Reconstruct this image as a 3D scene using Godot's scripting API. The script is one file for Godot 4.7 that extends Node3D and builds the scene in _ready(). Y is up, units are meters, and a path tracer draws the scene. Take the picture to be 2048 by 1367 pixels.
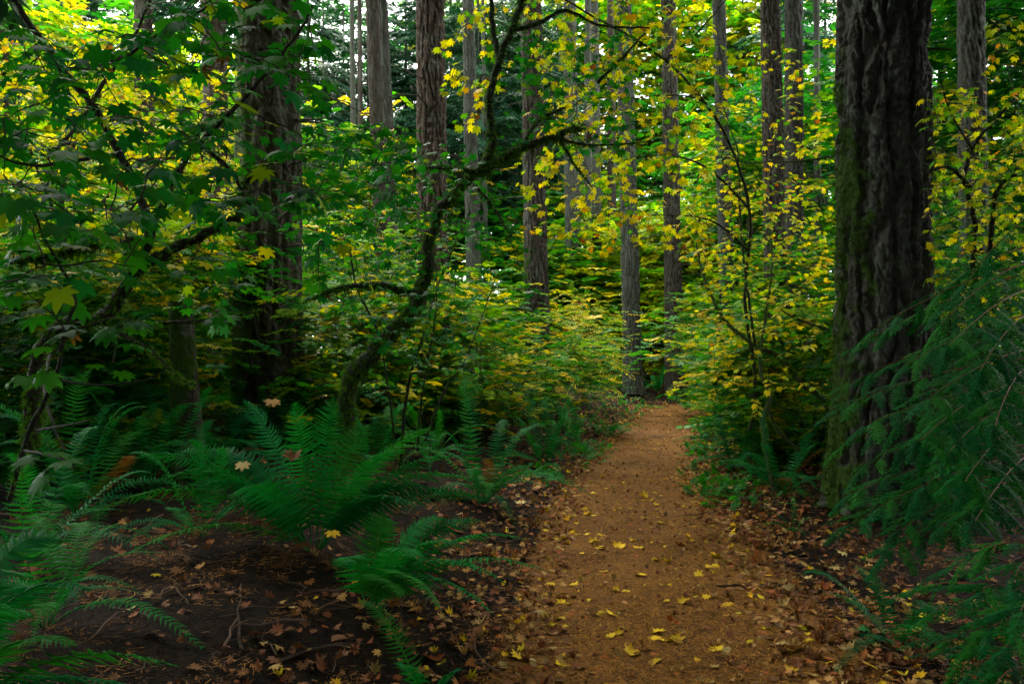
extends Node3D
# A forest trail in autumn: firs, vine maples, sword ferns and a young cedar.

const FOCAL := 1593.0      # photograph pixels, for reading places off it
const EYE := 1.5
var rng := RandomNumberGenerator.new()
var rough_noise := FastNoiseLite.new()
var fine_noise := FastNoiseLite.new()
var cells := FastNoiseLite.new()
var trail := PackedVector2Array()
var names := {}
var mats := {}

# ---------------------------------------------------------------- mesh helper
class Build:
	var v := PackedVector3Array()
	var n := PackedVector3Array()
	var c := PackedColorArray()
	var i := PackedInt32Array()
	func vert(p: Vector3, col := Color.WHITE) -> int:
		v.append(p); c.append(col)
		return v.size() - 1
	func tri(a: int, b: int, d: int) -> void:
		i.append(a); i.append(b); i.append(d)
	func quad(a: int, b: int, d: int, e: int) -> void:
		i.append(a); i.append(b); i.append(d); i.append(a); i.append(d); i.append(e)
	func smooth() -> void:
		n.resize(v.size()); n.fill(Vector3.ZERO)
		for t in range(0, i.size(), 3):
			var a := i[t]; var b := i[t + 1]; var d := i[t + 2]
			var f := (v[d] - v[a]).cross(v[b] - v[a])
			n[a] += f; n[b] += f; n[d] += f
		for k in n.size():
			n[k] = n[k].normalized() if n[k].length_squared() > 1e-20 else Vector3.UP
	func mesh() -> ArrayMesh:
		if n.size() != v.size():
			smooth()
		var arr := []
		arr.resize(Mesh.ARRAY_MAX)
		arr[Mesh.ARRAY_VERTEX] = v
		arr[Mesh.ARRAY_NORMAL] = n
		arr[Mesh.ARRAY_COLOR] = c
		arr[Mesh.ARRAY_INDEX] = i
		var m := ArrayMesh.new()
		m.add_surface_from_arrays(Mesh.PRIMITIVE_TRIANGLES, arr)
		return m
	func tube(pts: PackedVector3Array, r0: float, r1: float, sides: int, col: Color, knobs := 0.0, cap := true) -> void:
		var count := pts.size()
		var side := Vector3.RIGHT
		var first := v.size()
		for k in count:
			var dir := (pts[mini(k + 1, count - 1)] - pts[maxi(k - 1, 0)]).normalized()
			side = side - dir * side.dot(dir)
			if side.length() < 0.05:
				side = Vector3.FORWARD - dir * dir.z
			side = side.normalized()
			var up := dir.cross(side)
			var r := lerpf(r0, r1, float(k) / (count - 1))
			if knobs > 0.0:
				r *= 1.0 + knobs * sin(k * 2.7 + r0 * 900.0) * cos(k * 1.3)
			for s in sides:
				var a := TAU * s / sides
				vert(pts[k] + (side * cos(a) + up * sin(a)) * r * (1.0 + knobs * 0.6 * sin(s * 2.1 + k * 1.7)), col)
			if k > 0:
				for s in sides:
					var s2 := (s + 1) % sides
					var b0 := first + (k - 1) * sides
					quad(b0 + s, b0 + sides + s, b0 + sides + s2, b0 + s2)
		if cap:
			for e in 2:
				var k: int = 0 if e == 0 else count - 1
				var m := vert(pts[k], col)
				for s in sides:
					var a := first + k * sides + s
					var b := first + k * sides + (s + 1) % sides
					if e == 0: tri(m, a, b)
					else: tri(m, b, a)

# ---------------------------------------------------------------- scene helpers
func at(px: float, py: float, d: float) -> Vector3:
	return Vector3((px - 1024.0) / FOCAL * d, EYE - (py - 690.0) / FOCAL * d, -d)

func numbered(called: String) -> String:
	if not names.has(called):
		names[called] = 0
		return called
	names[called] += 1
	return "%s_%03d" % [called, names[called]]

func thing(called: String, label: String, category: String, where := Vector3.ZERO, group := "") -> Node3D:
	var o := Node3D.new()
	o.name = numbered(called)
	add_child(o)
	o.position = where
	tag(o, label, category, group)
	return o

func tag(o: Node, label: String, category: String, group := "", kind := "") -> void:
	o.set_meta("label", label)
	o.set_meta("category", category)
	if group: o.set_meta("group", group)
	if kind: o.set_meta("kind", kind)

func part(called: String, m: Mesh, mat: Material, parent: Node) -> MeshInstance3D:
	var o := MeshInstance3D.new()
	o.name = called
	o.mesh = m
	o.material_override = mat
	parent.add_child(o, true)
	return o

func mass(called: String, m: Mesh, mat: Material, xf: Array, cols: Array, parent: Node) -> void:
	if xf.is_empty(): return
	var mm := MultiMesh.new()
	mm.transform_format = MultiMesh.TRANSFORM_3D
	mm.use_colors = true
	mm.mesh = m
	mm.instance_count = xf.size()
	for k in xf.size():
		mm.set_instance_transform(k, xf[k])
		mm.set_instance_color(k, cols[k])
	var o := MultiMeshInstance3D.new()
	o.name = called
	o.multimesh = mm
	o.material_override = mat
	o.set_meta("kind", "stuff")
	parent.add_child(o, true)

func noise_tex(freq: float, octaves: int, ramp: Array, size := 512, as_normal := false, kind := FastNoiseLite.TYPE_SIMPLEX_SMOOTH, strength := 4.0) -> NoiseTexture2D:
	var t := NoiseTexture2D.new()
	var f := FastNoiseLite.new()
	f.noise_type = kind
	f.frequency = freq
	f.fractal_octaves = octaves
	f.seed = int(freq * 10000) + octaves
	t.width = size; t.height = size
	t.seamless = true
	t.noise = f
	if as_normal:
		t.as_normal_map = true
		t.bump_strength = strength
	elif ramp.size():
		var g := Gradient.new()
		var offs := PackedFloat32Array(); var cs := PackedColorArray()
		for r in ramp:
			offs.append(r[0]); cs.append(r[1])
		g.offsets = offs; g.colors = cs
		t.color_ramp = g
	return t

func leaf_mat(called: String, col: Color, rough := 0.5, through := Color(0.95, 1.0, 0.45), shine := 0.2) -> StandardMaterial3D:
	if mats.has(called): return mats[called]
	var m := StandardMaterial3D.new()
	m.resource_name = called
	m.albedo_color = col.linear_to_srgb()
	m.vertex_color_use_as_albedo = true
	m.roughness = rough
	m.metallic_specular = shine
	m.cull_mode = BaseMaterial3D.CULL_DISABLED
	if through != Color.BLACK:
		m.backlight_enabled = true
		m.backlight = through
	mats[called] = m
	return m

func pick(pal: Array) -> Color:
	var total := 0.0
	for p in pal: total += p[1]
	var r := rng.randf() * total
	for p in pal:
		r -= p[1]
		if r <= 0.0:
			return jitter(p[0])
	return jitter(pal[0][0])

func jitter(c: Color) -> Color:
	var k := rng.randf_range(0.72, 1.3)
	return Color(c.r * k * rng.randf_range(0.82, 1.2), c.g * k, c.b * k * rng.randf_range(0.8, 1.2))

func smooth_line(ctrl: PackedVector3Array, per := 6) -> PackedVector3Array:
	var out := PackedVector3Array()
	for k in ctrl.size() - 1:
		var a := ctrl[maxi(k - 1, 0)]; var b := ctrl[k]; var c := ctrl[k + 1]; var d := ctrl[mini(k + 2, ctrl.size() - 1)]
		for s in per:
			out.append(b.cubic_interpolate(c, a, d, float(s) / per))
	out.append(ctrl[ctrl.size() - 1])
	return out

# ---------------------------------------------------------------- terrain
func trail_offset(x: float, z: float) -> Vector2:   # signed distance from the trail's centre line, distance along it
	var p := Vector2(x, z)
	var best := 1e9; var sgn := 1.0; var along := 0.0; var run := 0.0
	for k in trail.size() - 1:
		var a := trail[k]; var ab := trail[k + 1] - a
		var l := ab.length()
		var t := clampf((p - a).dot(ab) / (l * l), 0.0, 1.0)
		var q := p - (a + ab * t)
		var d := q.length_squared()
		if d < best:
			best = d
			sgn = 1.0 if ab.x * q.y - ab.y * q.x > 0.0 else -1.0
			along = run + l * t
		run += l
	return Vector2(sqrt(best) * sgn, along)

func ground_y(x: float, z: float) -> float:
	var o := trail_offset(x, z)
	var s := o.x
	var edge := absf(s)
	var h := rough_noise.get_noise_2d(x * 10.0, z * 10.0) * 0.02 + rough_noise.get_noise_2d(x * 80.0, z * 50.0) * 0.012
	var off := smoothstep(0.6, 1.3, edge)
	h += off * (rough_noise.get_noise_2d(x * 30.0 + 50.0, z * 30.0) * 0.05 + fine_noise.get_noise_2d(x * 60.0, z * 60.0) * 0.012)
	if s < 0.0: h += smoothstep(0.65, 2.4, edge) * 0.33
	else: h += smoothstep(0.75, 2.6, edge) * 0.12
	return h

# ---------------------------------------------------------------- leaves
func maple_leaf(lobes: int, sinus: float, droop: float, curl: float, seed_: int, tip_col := Color.WHITE, stalk := true, spread := 128.0) -> ArrayMesh:
	var r := RandomNumberGenerator.new()
	r.seed = seed_
	var b := Build.new()
	var wide := deg_to_rad(spread)
	var half := wide / (lobes - 1)
	var bend := func(p: Vector3) -> Vector3:
		var rr := p.x * p.x + p.z * p.z
		return Vector3(p.x, p.y - droop * rr + curl * p.x * p.x + curl * 0.5 * sin(p.z * 7.0 + seed_) * 0.3 * p.x, p.z)
	var o := b.vert(Vector3.ZERO, Color.WHITE)
	var lens := []
	for k in lobes:
		var a := lerpf(-wide, wide, float(k) / (lobes - 1))
		lens.append((1.0 - 0.5 * pow(absf(a) / wide, 1.5)) * r.randf_range(0.92, 1.06))
	var cut := []
	for k in lobes + 1:
		var a := -wide - half + 2.0 * half * k
		var l: float = minf(lens[maxi(k - 1, 0)], lens[mini(k, lobes - 1)]) * sinus * r.randf_range(0.9, 1.1)
		if k == 0 or k == lobes: l *= 0.45
		cut.append(b.vert(bend.call(Vector3(sin(a) * l, 0.03, cos(a) * l)), Color.WHITE.lerp(tip_col, 0.25)))
	for k in lobes:
		var a := lerpf(-wide, wide, float(k) / (lobes - 1))
		var l: float = lens[k]
		var tc := Color.WHITE.lerp(tip_col, r.randf_range(0.4, 1.0))
		var mid := b.vert(bend.call(Vector3(sin(a) * l * 0.55, -0.012, cos(a) * l * 0.55)), Color.WHITE.lerp(tip_col, 0.1 * r.randf()))
		var tip := b.vert(bend.call(Vector3(sin(a) * l, -0.01, cos(a) * l)), tc)
		var a1 := a - half * r.randf_range(0.42, 0.6); var a2 := a + half * r.randf_range(0.42, 0.6)
		var t1 := b.vert(bend.call(Vector3(sin(a1), 0.0, cos(a1)) * l * 0.80 + Vector3(0, 0.02, 0)), Color.WHITE.lerp(tip_col, 0.6))
		var t2 := b.vert(bend.call(Vector3(sin(a2), 0.0, cos(a2)) * l * 0.80 + Vector3(0, 0.02, 0)), Color.WHITE.lerp(tip_col, 0.6))
		b.tri(o, mid, cut[k]); b.tri(cut[k], mid, t1); b.tri(t1, mid, tip)
		b.tri(tip, mid, t2); b.tri(t2, mid, cut[k + 1]); b.tri(cut[k + 1], mid, o)
	if stalk:
		var s0 := b.vert(Vector3(-0.012, 0, 0.02)); var s1 := b.vert(Vector3(0.012, 0, 0.02)); var s2 := b.vert(Vector3(0.02, 0.05, -0.6))
		b.tri(s0, s1, s2)
	return b.mesh()

func small_leaf(b: Build, origin: Vector3, dir: Vector3, up: Vector3, size: float, lobed: bool, col: Color) -> void:
	var s := dir.cross(up).normalized()
	var o := b.vert(origin, col)
	if lobed:
		var prev := -1
		for k in 7:
			var a := deg_to_rad(-120.0 + 40.0 * k)
			var l := 1.0 - 0.45 * pow(absf(a) / 2.1, 1.5)
			if k % 2 == 1 : l *= 1.0
			var tip := b.vert(origin + (s * sin(a) + dir * cos(a)) * l * size - up * size * 0.1 * l, col)
			var a2 := a - deg_to_rad(20.0)
			var cutp := b.vert(origin + (s * sin(a2) + dir * cos(a2)) * l * size * 0.58 + up * size * 0.03, col)
			if prev >= 0: b.tri(o, prev, cutp)
			b.tri(o, cutp, tip)
			prev = tip
	else:
		var m1 := b.vert(origin + dir * size * 0.45 + s * size * 0.28 + up * size * 0.04, col)
		var m2 := b.vert(origin + dir * size * 0.45 - s * size * 0.28 + up * size * 0.04, col)
		var t := b.vert(origin + dir * size - up * size * 0.12, col)
		b.tri(o, m1, t); b.tri(o, t, m2)

func leaf_spray(seed_: int, lobed: bool, pairs: int, leaf: float) -> ArrayMesh:   # a twig one unit long with paired leaves
	var keep := rng.state
	rng.seed = seed_
	var b := Build.new()
	var pts := PackedVector3Array()
	for k in 4:
		var t := k / 3.0
		pts.append(Vector3(sin(t * 2.0 + seed_) * 0.05, -0.12 * t * t, t))
	b.tube(pts, 0.012, 0.004, 3, Color(0.25, 0.22, 0.2), 0.0, false)
	for k in pairs:
		var t := lerpf(0.2, 1.0, float(k) / (pairs - 1))
		var p := Vector3(sin(t * 2.0 + seed_) * 0.05, -0.12 * t * t, t)
		for s in [-1.0, 1.0]:
			var a: float = s * rng.randf_range(0.5, 1.3) * (0.6 if k == pairs - 1 else 1.0)
			var dir := Vector3(sin(a), rng.randf_range(-0.35, 0.12), cos(a)).normalized()
			var up := Vector3(rng.randf_range(-0.35, 0.35), 1, rng.randf_range(-0.35, 0.35))
			up = (up - dir * up.dot(dir)).normalized()
			var g := rng.randf_range(0.75, 1.3)
			small_leaf(b, p + dir * leaf * 0.35, dir, up, leaf * rng.randf_range(0.7, 1.15), lobed, Color(g * rng.randf_range(0.85, 1.2), g, g))
	rng.state = keep
	return b.mesh()

# ---------------------------------------------------------------- fern fronds
func frond_mesh(p0: Vector3, p1: Vector3, p2: Vector3, width: float, count: int, seed_: int, fold := 0.25, roll := 0.0) -> ArrayMesh:
	var r := RandomNumberGenerator.new()
	r.seed = seed_
	var b := Build.new()
	var line := PackedVector3Array()
	for k in 15:
		var t := k / 14.0
		line.append(p0.lerp(p1, t).lerp(p1.lerp(p2, t), t))
	b.tube(line, 0.0042, 0.0012, 4, Color(1.9, 1.15, 0.75), 0.0, false)
	var flat := Vector2(p2.x - p0.x, p2.z - p0.z)
	var across := Vector3(-flat.y, 0, flat.x).normalized()
	var axis := (p2 - p0).normalized()
	if roll > 0.0:
		var one := across.rotated(axis, roll); var two := across.rotated(axis, -roll)
		across = one if absf(one.cross(axis).z) > absf(two.cross(axis).z) else two
	across = across.rotated(axis, r.randf_range(-0.25, 0.25))
	var gaps := r.randi_range(0, 2)
	for k in count:
		var t := lerpf(0.13, 0.995, pow(float(k) / (count - 1), 0.94))
		var at_ := p0.lerp(p1, t).lerp(p1.lerp(p2, t), t)
		var dir := (p1.lerp(p2, t) - p0.lerp(p1, t)).normalized()
		var up := across.cross(dir).normalized()
		if up.y < 0.0: up = -up
		var u := (t - 0.13) / 0.87
		var l := width * minf(1.0, 0.7 + u * 2.2) * pow(maxf(1.0 - pow(u, 2.6), 0.0), 0.8)
		l = maxf(l, width * 0.05)
		for s in [-1.0, 1.0]:
			if gaps > 0 and r.randf() < 0.018: continue
			var sweep := lerpf(0.12, 0.75, u * u) + r.randf_range(-0.09, 0.09)
			var side: Vector3 = across * s
			var out := (side * cos(sweep) + dir * sin(sweep) + up * (fold - 0.1 + r.randf_range(-0.12, 0.12))).normalized()
			var ll := l * r.randf_range(0.9, 1.05)
			var wd := minf(0.0175, width * 0.135) * lerpf(1.0, 0.6, u) * r.randf_range(0.9, 1.15)
			var lean := dir * wd
			var g := r.randf_range(0.68, 1.3)
			var col := Color(g * r.randf_range(0.8, 1.8), g, g * r.randf_range(0.7, 1.1))
			if r.randf() < 0.025: col = Color(2.5, 0.9, 0.6)
			var start := at_ + dir * (0.0 if s > 0 else 0.006)
			var drop := -up * ll * r.randf_range(0.12, 0.26)
			var a0 := b.vert(start - lean * 0.45, col); var a1 := b.vert(start + lean * 0.75 + out * wd * 0.5, col)
			var m0 := b.vert(start + out * ll * 0.5 - lean * 0.42 + drop * 0.25, col); var m1 := b.vert(start + out * ll * 0.5 + lean * 0.42 + drop * 0.25, col)
			var mm := b.vert(start + out * ll * 0.5 + up * wd * 0.28 + drop * 0.25, col)
			var tp := b.vert(start + out * ll + dir * ll * 0.12 + drop, col)
			b.tri(a0, mm, m0); b.tri(a0, a1, mm); b.tri(a1, m1, mm); b.tri(m0, mm, tp); b.tri(mm, m1, tp)
	return b.mesh()

var frond_kit := []
func fern(called: String, label: String, where: Vector3, size: float, count: int, seed_: int, group := "", dead := 2) -> Node3D:
	var t := thing(called, label, "fern", where, group)
	rng.seed = seed_
	for k in count:
		var which := rng.randi() % frond_kit.size()
		var o := part("frond", frond_kit[which], fern_mat(rng.randi() % 4), t)
		var yaw := TAU * (k + rng.randf() * 0.8) / count
		var s := size * rng.randf_range(0.7, 1.1)
		o.transform = Transform3D(Basis(Vector3.UP, yaw) * Basis(Vector3.RIGHT, rng.randf_range(-0.25, 0.3)) * Basis.from_scale(Vector3.ONE * s), Vector3(sin(yaw), 0, cos(yaw)) * 0.03)
	for k in dead:
		var o := part("withered_frond", frond_kit[rng.randi() % frond_kit.size()], leaf_mat("withered_fern", Color(0.13, 0.05, 0.018), 0.8), t)
		var yaw := rng.randf() * TAU
		o.transform = Transform3D(Basis(Vector3.UP, yaw) * Basis(Vector3.RIGHT, rng.randf_range(0.5, 0.75)) * Basis.from_scale(Vector3.ONE * size * rng.randf_range(0.5, 0.8)), Vector3(0, 0.03, 0))
	return t

func fern_mat(k: int) -> StandardMaterial3D:
	var cols := [Color(0.008, 0.15, 0.034), Color(0.011, 0.175, 0.032), Color(0.007, 0.125, 0.038), Color(0.022, 0.18, 0.020)]
	return leaf_mat("fern_%d" % k, cols[k], 0.5, Color(0.6, 0.85, 0.45), 0.14)

# ---------------------------------------------------------------- trunks
func bark_mat(called: String, tint: Color) -> StandardMaterial3D:
	if mats.has(called): return mats[called]
	var m := StandardMaterial3D.new()
	m.resource_name = called
	m.albedo_color = tint.linear_to_srgb()
	m.vertex_color_use_as_albedo = true
	m.roughness = 0.92
	m.metallic_specular = 0.25
	m.albedo_texture = mats["bark_grain"]
	m.uv1_triplanar = true
	m.uv1_scale = Vector3(3.5, 1.1, 3.5)
	m.normal_enabled = true
	m.normal_texture = mats["bark_bumps"]
	m.normal_scale = 1.8
	mats[called] = m
	return m

# height over the trunk's mean surface, in units of the furrow depth
func bark_relief(p: Vector3, k: float) -> float:
	var wob := Vector3(rough_noise.get_noise_3d(p.x * 30.0, p.y * 26.0, p.z * 30.0), 0.0, rough_noise.get_noise_3d(p.x * 30.0 + 71.0, p.y * 26.0, p.z * 30.0)) * 0.05
	wob += Vector3(fine_noise.get_noise_3d(p.x * 30.0, p.y * 40.0, p.z * 30.0), 0.0, fine_noise.get_noise_3d(p.x * 30.0 + 7.0, p.y * 40.0, p.z * 30.0)) * 0.022
	var q := (p + wob) * k
	q.y *= 0.12
	var plate := smoothstep(0.02, 0.26, cells.get_noise_3d(q.x, q.y, q.z) + 1.0)      # 0 in the furrow, 1 on the plate
	q *= 1.9
	q.y *= 2.6
	var small := smoothstep(0.0, 0.2, cells.get_noise_3d(q.x + 13.0, q.y, q.z) + 1.0)
	return plate * (0.68 + small * 0.32) + fine_noise.get_noise_3d(p.x * 120.0, p.y * 70.0, p.z * 120.0) * 0.16

var collect_moss := false
var moss_spots := []
func trunk_mesh(path: PackedVector3Array, r0: float, r1: float, sides: int, rows: int, seen_to: float, seed_: int, deep: float, coarse: float, flare: float, base_col: Color, moss: float, moss_side: float) -> ArrayMesh:
	# path: bottom, middle, top, in the tree's own axes
	var b := Build.new()
	var ro := RandomNumberGenerator.new()
	ro.seed = seed_
	var shift := Vector3(ro.randf() * 60.0, ro.randf() * 60.0, ro.randf() * 60.0)
	var top := path[path.size() - 1].y
	var lobes := ro.randi_range(4, 6)
	var phase := ro.randf() * TAU
	var lichen := Color(0.105, 0.13, 0.105)
	var mossy := Color(0.026, 0.058, 0.007)
	var extra := 8
	for k in rows + extra:
		var y := lerpf(-0.15, seen_to, float(k) / (rows - 1)) if k < rows else lerpf(seen_to, top, float(k - rows + 1) / extra)
		var t := clampf(y / top, 0.0, 1.0)
		var centre := path[0].lerp(path[1], t).lerp(path[1].lerp(path[2], t), t)
		var r := lerpf(r0, r1, t)
		var fl := flare * exp(-maxf(y, 0.0) / 0.42)
		for s in sides:
			var a := TAU * s / sides
			var dir := Vector3(cos(a), 0, sin(a))
			var rr := r * (1.0 + fl * (0.75 + 0.45 * cos(a * lobes + phase)) + 0.045 * rough_noise.get_noise_3d(dir.x * 25.0 + shift.x, y * 12.0, dir.z * 25.0))
			var q := dir * r + Vector3(0, y, 0) + shift
			var rel := bark_relief(q, coarse)
			var g := 1.0 + 0.35 * fine_noise.get_noise_3d(q.x * 9.0, q.y * 5.0, q.z * 9.0)
			var col := Color(base_col.r * g, base_col.g * g, base_col.b * g)
			var li := 0.7 * rough_noise.get_noise_3d(q.x * 110.0, q.y * 60.0, q.z * 110.0) + 0.8 * fine_noise.get_noise_3d(q.x * 50.0, q.y * 40.0, q.z * 50.0)
			col = col.lerp(lichen, clampf(li * 1.5 - 0.12, 0.0, 0.6))
			if moss > 0.0:
				var mo := rough_noise.get_noise_3d(q.x * 22.0 + 9.0, q.y * 14.0, q.z * 22.0) + 0.5 * fine_noise.get_noise_3d(q.x * 18.0, q.y * 18.0, q.z * 18.0) + 0.55 * cos(a - moss_side) - 0.75 + moss
				var mk := clampf(mo * 5.0, 0.0, 1.0)
				col = col.lerp(Color(mossy.r * g * 1.1, mossy.g * g * 1.1, mossy.b), mk)
				if collect_moss and mk > 0.55 and y < seen_to and ro.randf() < 0.16:
					moss_spots.append([centre + dir * (rr + (rel - 0.7) * deep), dir])
				rel = lerpf(rel, 0.85 + 0.3 * fine_noise.get_noise_3d(q.x * 40.0, q.y * 40.0, q.z * 40.0), mk * 0.8)
			b.vert(centre + dir * (rr + (rel - 0.7) * deep), col)
		if k > 0:
			var f := (k - 1) * sides
			for s in sides:
				var s2 := (s + 1) % sides
				b.quad(f + s, f + s2, f + sides + s2, f + sides + s)
	return b.mesh()

var bough_kit := []
func fir_bough(seed_: int) -> ArrayMesh:      # one unit long, along +z, hanging twigs of needles
	var r := RandomNumberGenerator.new()
	r.seed = seed_
	var b := Build.new()
	var line := PackedVector3Array()
	for k in 7:
		var t := k / 6.0
		line.append(Vector3(sin(t * 3.0 + seed_) * 0.04, 0.12 * t - 0.34 * t * t, t))
	b.tube(line, 0.012, 0.003, 4, Color(2.2, 0.9, 1.2), 0.0, false)
	for k in 30:
		var t := lerpf(0.16, 1.0, k / 29.0)
		var o := Vector3(sin(t * 3.0 + seed_) * 0.04, 0.12 * t - 0.34 * t * t, t)
		var a := (1.0 if k % 2 == 0 else -1.0) * r.randf_range(0.6, 1.15)
		var l := 0.36 * (1.08 - t * 0.75) * r.randf_range(0.6, 1.15)
		var d := Vector3(sin(a), r.randf_range(-0.55, -0.05), cos(a)).normalized()
		var n := 11
		var g := r.randf_range(0.75, 1.25)
		for j in n:
			var u := float(j + 1) / n
			var p := o + d * l * u + Vector3(0, -0.16 * l * u * u, 0)
			for s in [-1.0, 1.0]:
				if r.randf() < 0.12: continue
				var e := d.rotated(Vector3.UP, s * r.randf_range(0.5, 0.95))
				e.y += r.randf_range(-0.6, 0.0)
				var ll := 0.085 * (1.15 - 0.7 * u) * r.randf_range(0.7, 1.3)
				var w := Vector3.UP.cross(e).normalized().rotated(e.normalized(), r.randf_range(-0.7, 0.7)) * 0.0085
				var c := Color(g, g, g)
				var i0 := b.vert(p, c); var i1 := b.vert(p + e * ll * 0.4 + w, c); var i2 := b.vert(p + e * ll, c); var i3 := b.vert(p + e * ll * 0.4 - w, c)
				b.quad(i0, i1, i2, i3)
	return b.mesh()

func fir(label: String, foot_px: float, top_px: float, wide_px: float, d: float, kind: String, crown_from: float, tall: float, boughs: int, seed_: int, moss := 0.0, detail := 1, group := "") -> void:
	var x := (foot_px - 1024.0) / FOCAL * d
	var lean := (top_px - foot_px) / FOCAL * d / (690.0 / FOCAL * d)      # sideways per metre of height
	fir_at(label, Vector3(x, ground_y(x, -d), -d), lean, wide_px / FOCAL * d / 2.0, d, kind, crown_from, tall, boughs, seed_, moss, detail, group)

func fir_at(label: String, foot: Vector3, lean: float, r: float, d: float, kind: String, crown_from: float, tall: float, boughs: int, seed_: int, moss := 0.0, detail := 1, group := "", reach := 3.6) -> void:
	var t := thing("fir_tree", label, "tree", foot, group)
	rng.seed = seed_
	var tints := {"brown": Color(0.058, 0.051, 0.039), "red": Color(0.072, 0.055, 0.041), "grey": Color(0.068, 0.078, 0.062), "dark": Color(0.056, 0.06, 0.049), "green": Color(0.042, 0.043, 0.026)}
	var col: Color = tints[kind]
	var seen := minf(tall * 0.9, EYE + d * 0.45 + 0.6)
	var path := PackedVector3Array([Vector3.ZERO, Vector3(lean * tall * 0.5, tall * 0.5, 0), Vector3(lean * tall, tall, 0)])
	var sides: int = [28, 56, 110, 250][detail]
	var rows: int = [30, 130, 230, 430][detail]
	collect_moss = detail >= 2 and moss > 0.0
	moss_spots = []
	var m := trunk_mesh(path, r * 1.05, r * 0.25, sides, rows, seen, seed_, clampf(r * 0.18, 0.013, 0.07), [9.0, 9.0, 8.0, 6.5][detail] * 0.38 / maxf(r, 0.2), 0.34 if detail == 3 else 0.26, col, moss, PI)
	part("trunk", m, bark_mat("bark", Color.WHITE), t)
	var mx := []; var mc := []
	for sp in moss_spots:
		var fall: Vector3 = (sp[1] + Vector3(rng.randf_range(-0.5, 0.5), rng.randf_range(-0.7, 0.2), rng.randf_range(-0.5, 0.5))).normalized()
		mx.append(Transform3D(Basis(Quaternion(Vector3.UP, fall)) * Basis.from_scale(Vector3.ONE * rng.randf_range(0.02, 0.05)), sp[0]))
		mc.append(jitter(Color(0.05, 0.12, 0.010)))
	mass("moss", moss_tuft, leaf_mat("moss", Color.WHITE, 0.9, Color(0.5, 0.6, 0.2)), mx, mc, t)
	# dead limbs below the crown
	var stubs := rng.randi_range(7, 13) if detail < 3 else 3
	for k in stubs:
		var y := rng.randf_range(2.2, minf(seen, crown_from))
		var a := rng.randf() * TAU
		var rr := lerpf(r, r * 0.25, y / tall)
		var dir := Vector3(cos(a), rng.randf_range(-0.15, 0.3), sin(a))
		var l := rng.randf_range(0.3, 1.5) if detail < 3 else 0.35
		var o := Vector3(lean * y, y, 0) + Vector3(cos(a), 0, sin(a)) * rr * 0.8
		var pts := smooth_line(PackedVector3Array([o, o + dir * l * 0.5, o + dir * l + Vector3(rng.randf_range(-0.2, 0.2), rng.randf_range(-0.35, 0.1), rng.randf_range(-0.2, 0.2)) * l]), 4)
		var b := Build.new()
		b.tube(pts, clampf(r * 0.06, 0.008, 0.02), 0.003, 5, Color(0.06, 0.05, 0.04), 0.15)
		part("dead_branch", b.mesh(), bark_mat("bark", Color.WHITE), t)
	if boughs > 0:
		for q in bough_kit.size():
			var xf := []; var cs := []
			for k in boughs / bough_kit.size():
				var u := pow(rng.randf(), 0.85)
				var y := lerpf(crown_from, tall, u)
				var l := reach * pow(1.02 - u, 0.7) * rng.randf_range(0.55, 1.1)
				var yaw := rng.randf() * TAU
				xf.append(Transform3D(Basis(Vector3.UP, yaw) * Basis(Vector3.RIGHT, rng.randf_range(-0.25, 0.3)) * Basis.from_scale(Vector3(l * rng.randf_range(0.8, 1.2), l, l)), Vector3(lean * y, y, 0)))
				cs.append(jitter(Color(0.022, 0.082, 0.04)))
			mass("crown", bough_kit[q], leaf_mat("needles", Color.WHITE, 0.6, Color(0.45, 0.6, 0.3)), xf, cs, t)

# ---------------------------------------------------------------- vine maples
var leaf_kit := []
var leaf_low := []
var moss_tuft: ArrayMesh
var moss_beard: ArrayMesh
const TWIG := Color(0.05, 0.042, 0.03)

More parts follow.
